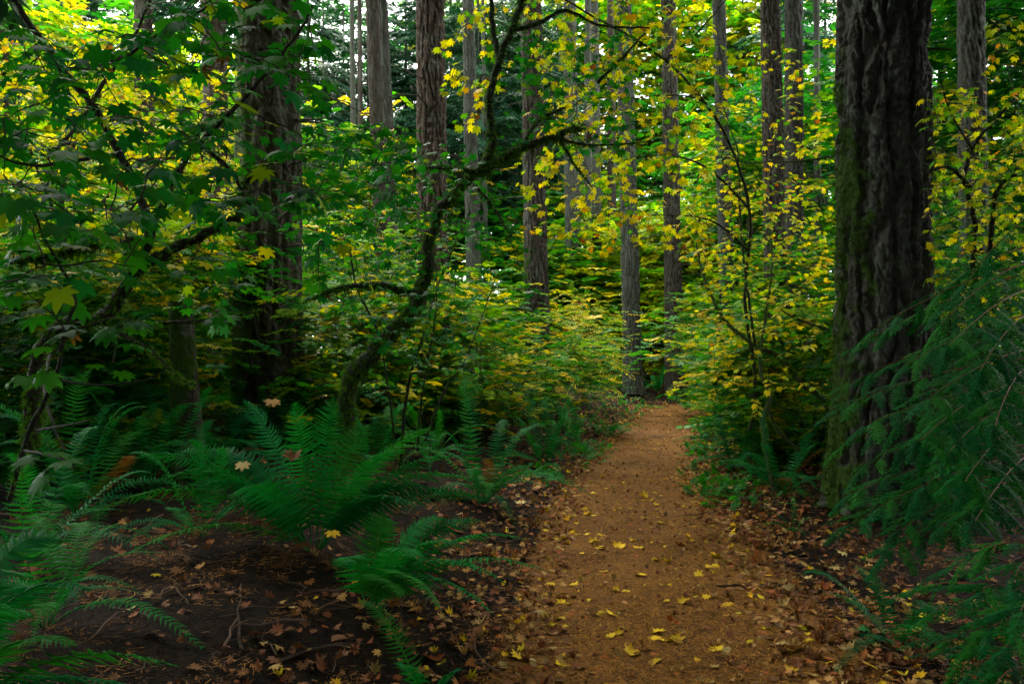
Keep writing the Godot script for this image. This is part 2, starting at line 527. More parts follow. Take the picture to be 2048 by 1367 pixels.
# limbs: [[[px, py, d], ...], r0, r1, moss]; regions: [x0, y0, x1, y1, d0, d1, twigs]
func vine_maple(label: String, limbs: Array, regions: Array, leaf: float, pal: Array, singles: int, seed_: int, bark := Color(0.035, 0.045, 0.022), group := "", tilt := 0.3, leaf_every := 0.9, dead := 0.03) -> Node3D:
	rng.seed = seed_
	var first: Array = limbs[0][0][0]
	var foot := at(first[0], first[1], first[2])
	foot.y = minf(foot.y, ground_y(foot.x, foot.z) - 0.02) if absf(foot.y - ground_y(foot.x, foot.z)) < 0.3 else foot.y
	var t := thing("vine_maple", label, "tree", foot, group)
	var joints := PackedVector3Array()
	var moss_xf := []; var moss_c := []; var beard_xf := []; var beard_c := []
	var main := true
	for lb in limbs:
		var ctrl := PackedVector3Array()
		for p in lb[0]: ctrl.append(at(p[0], p[1], p[2]) - foot)
		if main: ctrl[0] = Vector3.ZERO
		var pts := smooth_line(ctrl, 7)
		for k in pts.size():
			pts[k] += Vector3(rng.randf_range(-1, 1), rng.randf_range(-1, 1), rng.randf_range(-1, 1)) * (lb[1] * 0.25)
		var b := Build.new()
		b.tube(pts, lb[1], lb[2], 9 if lb[1] > 0.02 else 6, bark, 0.12)
		part("trunk" if main else "branch", b.mesh(), bark_mat("maple_bark", Color.WHITE), t)
		main = false
		for k in pts.size():
			if k > 3: joints.append(pts[k])
		var amount: float = lb[3]
		if amount > 0.0:
			for k in pts.size() - 1:
				var seg := pts[k + 1] - pts[k]
				var r := lerpf(lb[1], lb[2], float(k) / pts.size())
				var cnt := int(seg.length() * amount * (700.0 + 9000.0 * r) * clampf(1.0 + 2.2 * fine_noise.get_noise_3dv(pts[k] * 12.0), 0.15, 1.9))
				var dir := seg.normalized()
				var sd := dir.cross(Vector3.UP).normalized()
				for q in cnt:
					var a := rng.randf() * TAU
					var nrm := (sd * cos(a) + dir.cross(sd) * sin(a)).normalized()
					var p := pts[k] + seg * rng.randf() + nrm * r * 0.9
					var fall := (nrm + Vector3(0, -0.55, 0) + Vector3(rng.randf_range(-0.4, 0.4), rng.randf_range(-0.3, 0.3), rng.randf_range(-0.4, 0.4))).normalized()
					var s := rng.randf_range(0.5, 1.25) * (0.022 + r * 0.28)
					moss_xf.append(Transform3D(Basis(Quaternion(Vector3.UP, fall)) * Basis.from_scale(Vector3(s, s, s)), p))
					moss_c.append(jitter(Color(0.075, 0.19, 0.010)))
				if amount > 0.7:
					for q in int(seg.length() * amount * 38.0 + rng.randf()):
						beard_xf.append(Transform3D(Basis(Vector3.UP, rng.randf() * TAU) * Basis.from_scale(Vector3(1, rng.randf_range(0.4, 1.5), 1) * (0.05 + r * 0.9)), pts[k] + seg * rng.randf() - Vector3(0, r * 0.7, 0)))
						beard_c.append(jitter(Color(0.05, 0.11, 0.008)))
	# twig ends, nearest to the wood first; each grows from the nearest wood there is
	var ends := []
	for rg in regions:
		for k in rg[6]:
			var px := rng.randf_range(rg[0], rg[2]); var py := rng.randf_range(rg[1], rg[3])
			if px > 478 and px < 612 and py > 150 and rng.randf() < 0.72: continue      # the thick trunk shows there
			var p := at(px, py, rng.randf_range(rg[4], rg[5])) - foot
			var near := 1e9
			for j in range(0, joints.size(), 3): near = minf(near, p.distance_squared_to(joints[j]))
			ends.append([near, p])
	ends.sort_custom(func(a, b): return a[0] < b[0])
	var tw := Build.new()
	var leaves := []
	for e in ends:
		var p: Vector3 = e[1]
		var near := 1e9; var q := joints[0]
		for j in joints:
			var dd := p.distance_squared_to(j)
			if dd < near: near = dd; q = j
		var dist := sqrt(near)
		if dist < leaf * 1.2: continue
		var mid := (p + q) * 0.5 + Vector3(rng.randf_range(-0.12, 0.12), rng.randf_range(-0.02, 0.14), rng.randf_range(-0.12, 0.12)) * dist
		var pts := PackedVector3Array()
		for k in 6:
			var u := k / 5.0
			pts.append(q.lerp(mid, u).lerp(mid.lerp(p, u), u) + Vector3(rng.randf_range(-1, 1), rng.randf_range(-1, 1), rng.randf_range(-1, 1)) * 0.006)
			if k == 2 or k == 4 or k == 5: joints.append(pts[k])
		tw.tube(pts, clampf(0.002 + dist * 0.005, 0.0025, 0.009), 0.0013, 4, TWIG, 0.0, false)
		var run := minf(dist * 0.95, 0.85)
		var steps := maxi(2, int(run / (leaf * leaf_every)))
		for k in steps:
			var u := 1.0 - (run / dist) * float(k) / steps
			var o := q.lerp(mid, u).lerp(mid.lerp(p, u), u)
			var td := (mid.lerp(p, u) - q.lerp(mid, u)).normalized()
			for s in [-1.0, 1.0]:
				if rng.randf() < 0.14: continue
				var yaw: float = atan2(td.x, td.z) + s * rng.randf_range(0.35, 1.25)
				var droop := rng.randf_range(-0.05, 0.35 + tilt) + (0.0 if rng.randf() > tilt else 0.5)
				var size := leaf * rng.randf_range(0.55, 1.1)
				var bs := Basis(Vector3.UP, yaw) * Basis(Vector3.RIGHT, droop) * Basis(Vector3.BACK, rng.randf_range(-tilt, tilt))
				var stalk := bs.z * size * 0.5
				leaves.append([Transform3D(bs * Basis.from_scale(Vector3.ONE * size * 0.62), o + stalk + Vector3(0, -0.01, 0)), size])
	part("twig", tw.mesh(), bark_mat("maple_bark", Color.WHITE), t).set_meta("kind", "stuff")
	# the leaves that show largest are pieces of their own
	for l in leaves:
		var p: Vector3 = l[0].origin + foot
		var d := maxf(-p.z, 0.3)
		var sx := p.x / d * FOCAL + 1024.0; var sy := 690.0 - (p.y - EYE) / d * FOCAL
		l.append(l[1] / d * (1.0 if sx > -20 and sx < 2068 and sy > -20 and sy < 1387 else 0.01))
	leaves.sort_custom(func(a, b): return a[2] > b[2])
	var xf := []; var cs := []
	for q in leaf_low.size():
		xf.append([]); cs.append([])
	for k in leaves.size():
		if k < singles:
			var which := rng.randi() % leaf_kit.size()
			var pi := 0
			var rr := rng.randf(); var total := 0.0
			for p in pal: total += p[1]
			rr *= total
			for p in pal.size():
				rr -= pal[p][1]
				if rr <= 0.0:
					pi = p
					break
			var c: Color = pal[pi][0]
			var tone := rng.randi() % 3
			var g: float = [0.75, 1.0, 1.25][tone]
			var o := part("leaf", leaf_kit[which], leaf_mat("leaf_%d_%d_%d_%d" % [int(c.r * 1000), int(c.g * 1000), int(c.b * 1000), tone], Color(c.r * g, c.g * g, c.b * g)), t)
			o.transform = leaves[k][0]
		else:
			var q := rng.randi() % leaf_low.size()
			xf[q].append(leaves[k][0]); cs[q].append(pick(pal))
	for q in leaf_low.size():
		mass("foliage", leaf_low[q], leaf_mat("leaves", Color.WHITE), xf[q], cs[q], t)
	mass("moss", moss_tuft, leaf_mat("moss", Color.WHITE, 0.9, Color(0.5, 0.6, 0.2)), moss_xf, moss_c, t)
	mass("hanging_moss", moss_beard, leaf_mat("moss", Color.WHITE), beard_xf, beard_c, t)
	if dead > 0.0:
		for k in int(dead * 100):
			var j := joints[rng.randi() % joints.size()]
			var o := part("withered_leaf", leaf_curl[rng.randi() % leaf_curl.size()], leaf_mat("withered", Color(0.11, 0.05, 0.022), 0.8), t)
			o.transform = Transform3D(Basis(Vector3.UP, rng.randf() * TAU) * Basis(Vector3.RIGHT, rng.randf_range(1.1, 1.7)) * Basis.from_scale(Vector3.ONE * leaf * 0.55), j + Vector3(0, -leaf * 0.3, 0))
	return t

var leaf_curl := []

# ---------------------------------------------------------------- bushes and young trees of the understory
var spray_kit := []
func leafy(called: String, label: String, category: String, foot: Vector3, tall: float, wide: float, from: float, sprays: int, spray_len: float, kit: int, pal: Array, seed_: int, group := "", stems := 3, clumps := 9, shift := Vector3.ZERO) -> void:
	var t := thing(called, label, category, foot, group)
	rng.seed = seed_
	var centres := []
	for k in clumps:
		var u := rng.randf()
		var rad := wide * sqrt(rng.randf()) * (0.45 + 0.55 * sin(PI * clampf(u * 0.85 + 0.1, 0, 1)))
		var a := rng.randf() * TAU
		centres.append(Vector3(cos(a) * rad, lerpf(from, tall, u), sin(a) * rad) + shift)
	for s in stems:
		var a := rng.randf() * TAU
		var b := Build.new()
		var c: Vector3 = centres[s % centres.size()]
		var pts := smooth_line(PackedVector3Array([Vector3(cos(a), -0.3, sin(a)) * 0.12, Vector3(c.x * 0.25, c.y * 0.4, c.z * 0.25), Vector3(c.x * 0.8, c.y * 0.8, c.z * 0.8), c]), 5)
		b.tube(pts, clampf(tall * 0.006, 0.009, 0.06), 0.004, 6, Color(0.07, 0.065, 0.045), 0.1)
		part("stem", b.mesh(), bark_mat("maple_bark", Color.WHITE), t)
	var twigs := Build.new()
	for c in centres:
		var j: Vector3 = Vector3(c.x * 0.3, c.y * 0.6, c.z * 0.3)
		twigs.tube(smooth_line(PackedVector3Array([j, (j + c) * 0.5 + Vector3(0, 0.1, 0) * wide, c]), 4), clampf(tall * 0.003, 0.005, 0.03), 0.003, 4, Color(0.07, 0.065, 0.045), 0.0, false)
	part("twig", twigs.mesh(), bark_mat("maple_bark", Color.WHITE), t).set_meta("kind", "stuff")
	var kits: Array = spray_kit[kit]
	for q in kits.size():
		var xf := []; var cs := []
		for k in sprays / kits.size():
			var c: Vector3 = centres[rng.randi() % centres.size()]
			var sp := wide * 0.42
			var p: Vector3 = c + Vector3(rng.randfn() * sp, rng.randfn() * sp * 0.55, rng.randfn() * sp)
			p.y = clampf(p.y, from * 0.7, tall * 1.1)
			var l := spray_len * rng.randf_range(0.6, 1.25)
			xf.append(Transform3D(Basis(Vector3.UP, atan2(p.x, p.z) + rng.randf_range(-1.3, 1.3)) * Basis(Vector3.RIGHT, rng.randf_range(-0.35, 0.3)) * Basis(Vector3.BACK, rng.randf_range(-0.3, 0.3)) * Basis.from_scale(Vector3.ONE * l), p))
			cs.append(pick(pal))
		mass("crown", kits[q], leaf_mat("leaves", Color.WHITE), xf, cs, t)

# ---------------------------------------------------------------- cedar
func cedar_spray(seed_: int) -> ArrayMesh:
	var r := RandomNumberGenerator.new()
	r.seed = seed_
	var b := Build.new()
	var strip := func(o: Vector3, d: Vector3, l: float, w: float, sag: float, c: Color) -> void:
		var s := Vector3.UP.cross(d).normalized() * w
		var i0 := b.vert(o - s * 0.6, c); var i1 := b.vert(o + s * 0.6, c)
		var i2 := b.vert(o + d * l * 0.6 + s - Vector3(0, sag * 0.3, 0), c); var i3 := b.vert(o + d * l * 0.6 - s - Vector3(0, sag * 0.3, 0), c)
		var i4 := b.vert(o + d * l - Vector3(0, sag, 0), c)
		b.quad(i0, i1, i2, i3); b.tri(i3, i2, i4)
	var n := 9
	for k in n:
		var t := lerpf(0.05, 0.97, float(k) / (n - 1))
		var o := Vector3(sin(t * 2.4 + seed_) * 0.05, -0.2 * t * t, t)
		var g := r.randf_range(0.75, 1.25)
		if k < n - 1:
			strip.call(o, Vector3(0.02, -0.4 * t, 1).normalized(), 0.13, 0.014, 0.0, Color(g, g * 0.9, g))
		for s in [-1.0, 1.0]:
			var a: float = s * r.randf_range(0.5, 0.75)
			var l := 0.36 * pow(1.02 - t, 0.55) * r.randf_range(0.7, 1.15)
			var d := Vector3(sin(a), r.randf_range(-0.45, -0.1), cos(a)).normalized()
			var m := maxi(2, int(l / 0.085))
			for j in m:
				var u := float(j) / m
				var p := o + d * l * u - Vector3(0, 0.3 * l * u * u, 0)
				var tone := g * r.randf_range(0.75, 1.25)
				var c := Color(tone * (1.0 + u), tone, tone)
				strip.call(p, d, l / m * 1.25, 0.0165, 0.08 * l / m, c)
				for s2 in [-1.0, 1.0]:
					if r.randf() < 0.2: continue
					strip.call(p, d.rotated(Vector3.UP, s2 * r.randf_range(0.45, 0.65)), 0.12 * (1.15 - u * 0.6) * r.randf_range(0.6, 1.2), 0.0165, 0.018, c)
	return b.mesh()

func cedar() -> void:
	rng.seed = 77
	var kit := []
	for k in 5: kit.append(cedar_spray(300 + k))
	var specs := [
		["young cedar with drooping lacy sprays growing in front of the big fir trunk", 2075.0, 4.6, 3.0, [
			# branch ends: px, py, d, height on the stem
			[1715, 690, 5.0, 1.85], [1700, 765, 4.7, 1.55], [1745, 660, 4.4, 1.9], [1690, 810, 4.3, 1.35], [1730, 850, 4.0, 1.2], [1850, 620, 5.2, 2.0], [1920, 580, 4.6, 2.2], [1880, 650, 4.0, 1.9],
			[1735, 930, 4.0, 1.0], [1705, 985, 4.1, 0.85], [1700, 1045, 4.2, 0.7], [1760, 1010, 3.7, 0.8], [1810, 730, 3.8, 1.6], [1850, 800, 3.6, 1.4], [1840, 880, 3.5, 1.2], [1900, 690, 3.6, 1.75], [1930, 960, 3.4, 1.0], [1880, 1050, 3.6, 0.7], [1780, 1100, 3.9, 0.55], [1990, 850, 3.3, 1.3], [1960, 740, 3.5, 1.6], [1700, 880, 4.6, 1.15], [1800, 930, 4.4, 1.05], [1850, 970, 3.8, 0.9], [1800, 1060, 4.0, 0.65], [1900, 900, 3.7, 1.1], [1950, 1040, 3.4, 0.8]], 0.40],
		["small cedar seedling spreading flat sprays low above the leaf litter", 2110.0, 2.9, 1.2, [
			[1960, 1180, 2.8, 0.55], [1900, 1130, 3.0, 0.6], [1985, 1250, 2.7, 0.45], [1950, 1330, 2.7, 0.35], [2010, 1290, 2.5, 0.4], [1990, 1370, 2.5, 0.3], [2030, 1150, 2.6, 0.62], [1880, 1220, 3.1, 0.45], [1850, 1170, 3.2, 0.5], [1900, 1300, 2.9, 0.3], [1960, 1100, 2.9, 0.7], [2040, 1220, 2.4, 0.5], [1930, 1260, 2.8, 0.4], [1860, 1280, 3.0, 0.25]], 0.30]]
	for sp in specs:
		var x: float = (sp[1] - 1024.0) / FOCAL * sp[2]
		var foot := Vector3(x, ground_y(x, -sp[2]) - 0.03, -sp[2])
		var t := thing("cedar_sapling", sp[0], "tree", foot)
		var b := Build.new()
		var tall: float = sp[3]
		b.tube(smooth_line(PackedVector3Array([Vector3.ZERO, Vector3(0.05, tall * 0.4, 0.03), Vector3(-0.02, tall * 0.75, 0), Vector3(0.03, tall, 0.02)]), 6), 0.03 * tall / 3.0 + 0.006, 0.004, 8, Color(0.09, 0.05, 0.03), 0.06)
		part("trunk", b.mesh(), bark_mat("maple_bark", Color.WHITE), t)
		for e in sp[4]:
			var tip := at(e[0], e[1], e[2]) - foot
			var root := Vector3(0, e[3], 0)
			var mid := root.lerp(tip, 0.5) + Vector3(0, 0.1, 0) + Vector3(rng.randf_range(-0.05, 0.05), rng.randf_range(-0.03, 0.06), rng.randf_range(-0.08, 0.08))
			var pts := PackedVector3Array()
			for k in 12:
				var u := k / 11.0
				pts.append(root.lerp(mid, u).lerp(mid.lerp(tip, u), u))
			var bb := Build.new()
			bb.tube(pts, 0.0045, 0.0014, 5, Color(0.12, 0.05, 0.025), 0.0, false)
			var br := part("branch", bb.mesh(), leaf_mat("cedar_twig", Color.WHITE, 0.7, Color.BLACK), t)
			var total := root.distance_to(tip)
			var n := clampi(int(total * 10.0), 6, 12)
			for k in n:
				var u := lerpf(0.35, 1.0, float(k) / (n - 1))
				var p := root.lerp(mid, u).lerp(mid.lerp(tip, u), u)
				var d := (mid.lerp(tip, u) - root.lerp(mid, u)).normalized()
				var s := 1.0 if k % 2 == 0 else -1.0
				var yaw := atan2(d.x, d.z) + (s * rng.randf_range(0.5, 0.95) if k < n - 1 else 0.0)
				var pitch := -asin(clampf(d.y, -0.9, 0.9)) * 0.7 + rng.randf_range(-0.1, 0.3)
				var l: float = sp[5] * lerpf(0.75, 0.5, u) * rng.randf_range(0.7, 1.1)
				var o := part("spray", kit[rng.randi() % kit.size()], leaf_mat("cedar_%d" % (k % 3), [Color(0.005, 0.088, 0.011), Color(0.012, 0.11, 0.010), Color(0.004, 0.072, 0.015)][k % 3], 0.6, Color(0.4, 0.6, 0.3), 0.1), br)
				o.transform = Transform3D(Basis(Vector3.UP, yaw) * Basis(Vector3.RIGHT, pitch) * Basis(Vector3.BACK, rng.randf_range(-0.25, 0.25)) * Basis.from_scale(Vector3.ONE * l), p)

func _ready() -> void:
	# ---- camera
	var cam := Camera3D.new()
	cam.name = "camera"
	add_child(cam)
	cam.position = Vector3(0, EYE, 0)
	cam.rotation = Vector3(deg_to_rad(0.23), 0, 0)
	cam.fov = 46.4
	cam.near = 0.05
	cam.far = 600.0
	cam.current = true
	# ---- overcast sky
	var sky_mat := ProceduralSkyMaterial.new()
	sky_mat.sky_top_color = Color(0.97, 0.965, 0.955)
	sky_mat.sky_horizon_color = Color(0.91, 0.91, 0.93)
	sky_mat.sky_curve = 0.2
	sky_mat.ground_bottom_color = Color(0.05, 0.05, 0.04)
	sky_mat.ground_horizon_color = Color(0.3, 0.3, 0.3)
	sky_mat.sun_angle_max = 1.0
	var sky := Sky.new()
	sky.sky_material = sky_mat
	var env := Environment.new()
	env.background_mode = Environment.BG_SKY
	env.sky = sky
	env.tonemap_mode = Environment.TONE_MAPPER_LINEAR
	env.tonemap_exposure = 12.2
	env.sdfgi_enabled = true
	env.ssao_enabled = true
	env.ssil_enabled = true
	var we := WorldEnvironment.new()
	we.name = "world"
	we.environment = env
	add_child(we)
	var sun := DirectionalLight3D.new()
	sun.name = "sun"
	sun.light_energy = 0.5
	sun.light_color = Color(1.0, 0.97, 0.92)
	sun.light_angular_distance = 20.0
	sun.shadow_enabled = true
	sun.rotation = Vector3(deg_to_rad(-52), deg_to_rad(195), 0)     # behind the clouds, ahead of the camera
	add_child(sun)

	# ---- shared noises, textures, leaf meshes
	rough_noise.seed = 5
	rough_noise.frequency = 0.03
	rough_noise.fractal_octaves = 3
	fine_noise.seed = 11
	fine_noise.frequency = 0.25
	fine_noise.fractal_octaves = 3
	cells.seed = 3
	cells.noise_type = FastNoiseLite.TYPE_CELLULAR
	cells.frequency = 1.0
	cells.fractal_type = FastNoiseLite.FRACTAL_NONE
	cells.cellular_return_type = FastNoiseLite.RETURN_DISTANCE2_SUB
	cells.cellular_jitter = 1.0
	mats["bark_grain"] = noise_tex(0.02, 5, [[0.0, Color(0.5, 0.5, 0.5)], [0.5, Color(0.85, 0.84, 0.82)], [1.0, Color(1, 1, 1)]])
	mats["bark_bumps"] = noise_tex(0.025, 5, [], 512, true, FastNoiseLite.TYPE_SIMPLEX_SMOOTH, 6.0)
	for k in 6:
		leaf_kit.append(maple_leaf(9 if k % 2 == 0 else 7, 0.66, 0.16 + 0.05 * k, 0.05 * (k % 3) - 0.03, 20 + k, [Color.WHITE, Color.WHITE, Color(2.0, 1.3, 0.8), Color(1.15, 1.1, 1.0), Color.WHITE, Color(1.8, 0.9, 0.8)][k]))
	for k in 2:
		leaf_low.append(maple_leaf(7, 0.62, 0.2, 0.04, 40 + k, Color.WHITE, true))
	for k in 3:
		leaf_curl.append(maple_leaf(7, 0.5, 0.7 + 0.3 * k, 0.9 - 0.6 * k, 60 + k))
	spray_kit = [[leaf_spray(1, true, 4, 0.26), leaf_spray(2, true, 5, 0.22)], [leaf_spray(3, false, 7, 0.16), leaf_spray(4, false, 8, 0.14)], [leaf_spray(5, true, 6, 0.25)]]
	for k in 2: bough_kit.append(fir_bough(90 + k))
	for k in 7:
		var up: float = [0.75, 0.6, 0.9, 0.45, 0.55, 1.0, 0.35][k]
		frond_kit.append(frond_mesh(Vector3.ZERO, Vector3(0.04 * (k - 3), up, 0.32), Vector3(0.07 * (3 - k), [0.55, 0.22, 0.8, 0.1, 0.3, 1.02, 0.0][k], [0.85, 0.98, 0.62, 0.95, 0.9, 0.4, 0.9][k]), 0.125, 31, 500 + k))
	var tuft := Build.new()
	rng.seed = 4
	for k in 6:
		var d := Vector3(rng.randf_range(-0.7, 0.7), 1, rng.randf_range(-0.7, 0.7)).normalized()
		var w := Vector3(rng.randf_range(-1, 1), 0, rng.randf_range(-1, 1)).normalized() * 0.09
		var g := rng.randf_range(0.6, 1.5)
		var i0 := tuft.vert(-w, Color(g, g, g)); var i1 := tuft.vert(w, Color(g, g, g)); var i2 := tuft.vert(d * rng.randf_range(0.5, 1.0) + w * 0.3, Color(g * 1.2, g * 1.1, g))
		tuft.tri(i0, i1, i2)
	moss_tuft = tuft.mesh()
	var beard := Build.new()
	for k in 9:
		var o := Vector3(rng.randf_range(-0.22, 0.22), 0, rng.randf_range(-0.22, 0.22))
		var l := rng.randf_range(0.3, 1.0)
		var g := rng.randf_range(0.6, 1.3)
		var c := Color(g, g, g)
		for s in 5:
			var y := -l * s / 5.0
			var w := 0.05 * (1.0 - s / 5.0) + 0.012
			var e := Vector3(rng.randf_range(-1, 1), 0, rng.randf_range(-1, 1)).normalized()
			var i0 := beard.vert(o + Vector3(0, y, 0) - e * w, c); var i1 := beard.vert(o + Vector3(0, y, 0) + e * w, c); var i2 := beard.vert(o + Vector3(rng.randf_range(-0.06, 0.06), y - l * 0.3, rng.randf_range(-0.06, 0.06)), c)
			beard.tri(i0, i1, i2)
	moss_beard = beard.mesh()

	ground_and_trail()
	firs()
	understory()
	maples()
	cedar()
	ferns()
	litter()

# ---------------------------------------------------------------- ground, trail
func ground_and_trail() -> void:
	for p in [[0.45, 4.0], [0.6, 0.0], [0.75, -3.5], [0.92, -5.5], [1.2, -7.7], [1.55, -9.6], [1.98, -11.4], [2.75, -14.8], [3.55, -17.6], [4.3, -19.2], [5.6, -20.6], [7.5, -21.6], [12.0, -22.5], [30.0, -24.0]]:
		trail.append(Vector2(p[0], p[1]))
	var soft := PackedVector2Array()
	for k in trail.size() - 1:
		for s in 3:
			soft.append(trail[k].cubic_interpolate(trail[k + 1], trail[maxi(k - 1, 0)], trail[mini(k + 2, trail.size() - 1)], s / 3.0))
	soft.append(trail[trail.size() - 1])
	trail = soft
	var xs := PackedFloat32Array(); var zs := PackedFloat32Array()
	var x := -5.0
	while x < 7.0:
		xs.append(x); x += 0.11
	var step := 0.12
	while x < 260.0:
		xs.append(x); x += step; step *= 1.13
	step = 0.12; x = -5.0
	var left := PackedFloat32Array()
	while x > -260.0:
		x -= step; left.append(x); step *= 1.13
	left.reverse()
	left.append_array(xs); xs = left
	var z := -1.5
	while z > -21.0:
		zs.append(z); z -= 0.11
	step = 0.12
	while z > -300.0:
		zs.append(z); z -= step; step *= 1.13
	var back := PackedFloat32Array()
	z = -1.5; step = 0.15
	while z < 120.0:
		z += step; back.append(z); step *= 1.25
	back.reverse()
	back.append_array(zs); zs = back
	var b := Build.new()
	var nx := xs.size()
	for j in zs.size():
		for i in nx:
			b.vert(Vector3(xs[i], ground_y(xs[i], zs[j]), zs[j]))
	for j in zs.size() - 1:
		for i in nx - 1:
			b.quad(j * nx + i, (j + 1) * nx + i, (j + 1) * nx + i + 1, j * nx + i + 1)
	var soil := StandardMaterial3D.new()
	soil.resource_name = "forest_soil"
	soil.albedo_texture = noise_tex(0.03, 5, [[0.25, Color(0.05, 0.035, 0.022)], [0.5, Color(0.10, 0.068, 0.04)], [0.62, Color(0.16, 0.105, 0.05)], [0.8, Color(0.09, 0.095, 0.04)]])
	soil.uv1_triplanar = true; soil.uv1_world_triplanar = true
	soil.uv1_scale = Vector3(0.9, 0.9, 0.9)
	soil.roughness = 0.95
	soil.metallic_specular = 0.2
	soil.normal_enabled = true
	soil.normal_texture = noise_tex(0.14, 4, [], 512, true, FastNoiseLite.TYPE_SIMPLEX_SMOOTH, 5.0)
	var g := part("ground", b.mesh(), soil, self)
	g.set_meta("kind", "structure")
	g.set_meta("label", "dark forest floor of soil and leaf litter beside the trail")
	g.set_meta("category", "ground")
	# the trail: a ragged strip of packed needles 4 mm above the soil
	b = Build.new()
	var cols := 21
	var line := PackedVector2Array()
	for k in trail.size() - 1:
		var n := maxi(2, int(trail[k].distance_to(trail[k + 1]) / 0.13))
		for s in n: line.append(trail[k].lerp(trail[k + 1], float(s) / n))
	for k in line.size():
		var dir := (line[mini(k + 1, line.size() - 1)] - line[maxi(k - 1, 0)]).normalized()
		var sd := Vector2(-dir.y, dir.x)
		var wide := lerpf(0.62, 0.85, smoothstep(-8.0, -3.5, line[k].y))
		var wl := wide + 0.3 * fine_noise.get_noise_1d(k * 0.9) + 0.16 * fine_noise.get_noise_1d(k * 6.0)
		var wr := wide + 0.06 + 0.3 * fine_noise.get_noise_1d(k * 0.9 + 300.0) + 0.16 * fine_noise.get_noise_1d(k * 6.0 + 90.0)
		for s in cols:
			var u := lerpf(-wl, wr, float(s) / (cols - 1))
			var p := line[k] + sd * u
			var edge: float = smoothstep(0.0, 0.12, minf(float(s), float(cols - 1 - s)) / (cols - 1))
			b.vert(Vector3(p.x, ground_y(p.x, p.y) + lerpf(-0.02, 0.006, edge) + 0.003 * fine_noise.get_noise_2d(p.x * 90.0, p.y * 90.0), p.y), damp(p))
	for k in line.size() - 1:
		for s in cols - 1:
			b.quad(k * cols + s, (k + 1) * cols + s, (k + 1) * cols + s + 1, k * cols + s + 1)
	var dirt := StandardMaterial3D.new()
	dirt.resource_name = "needle_covered_dirt"
	dirt.albedo_texture = noise_tex(0.16, 4, [[0.3, Color(0.09, 0.058, 0.03)], [0.45, Color(0.22, 0.135, 0.05)], [0.55, Color(0.44, 0.27, 0.085)], [0.70, Color(0.66, 0.42, 0.11)]])
	dirt.vertex_color_use_as_albedo = true
	dirt.uv1_triplanar = true; dirt.uv1_world_triplanar = true
	dirt.uv1_scale = Vector3(1.4, 1.4, 1.4)
	dirt.roughness = 0.9
	dirt.metallic_specular = 0.25
	dirt.normal_enabled = true
	dirt.normal_texture = noise_tex(0.12, 4, [], 512, true, FastNoiseLite.TYPE_SIMPLEX_SMOOTH, 9.0)
	var p_ := part("trail_path", b.mesh(), dirt, self)
	p_.set_meta("kind", "structure")
	p_.set_meta("label", "orange-brown needle-covered dirt trail bending away between the trees")
	p_.set_meta("category", "path")

# damp and dry patches of the packed dirt
func damp(p: Vector2) -> Color:
	var w := clampf(0.62 + 0.75 * rough_noise.get_noise_2d(p.x * 45.0, p.y * 28.0) + 0.6 * fine_noise.get_noise_2d(p.x * 11.0, p.y * 8.0), 0.4, 1.5)
	return Color(w * 0.97, w * 0.97, w * 0.95)

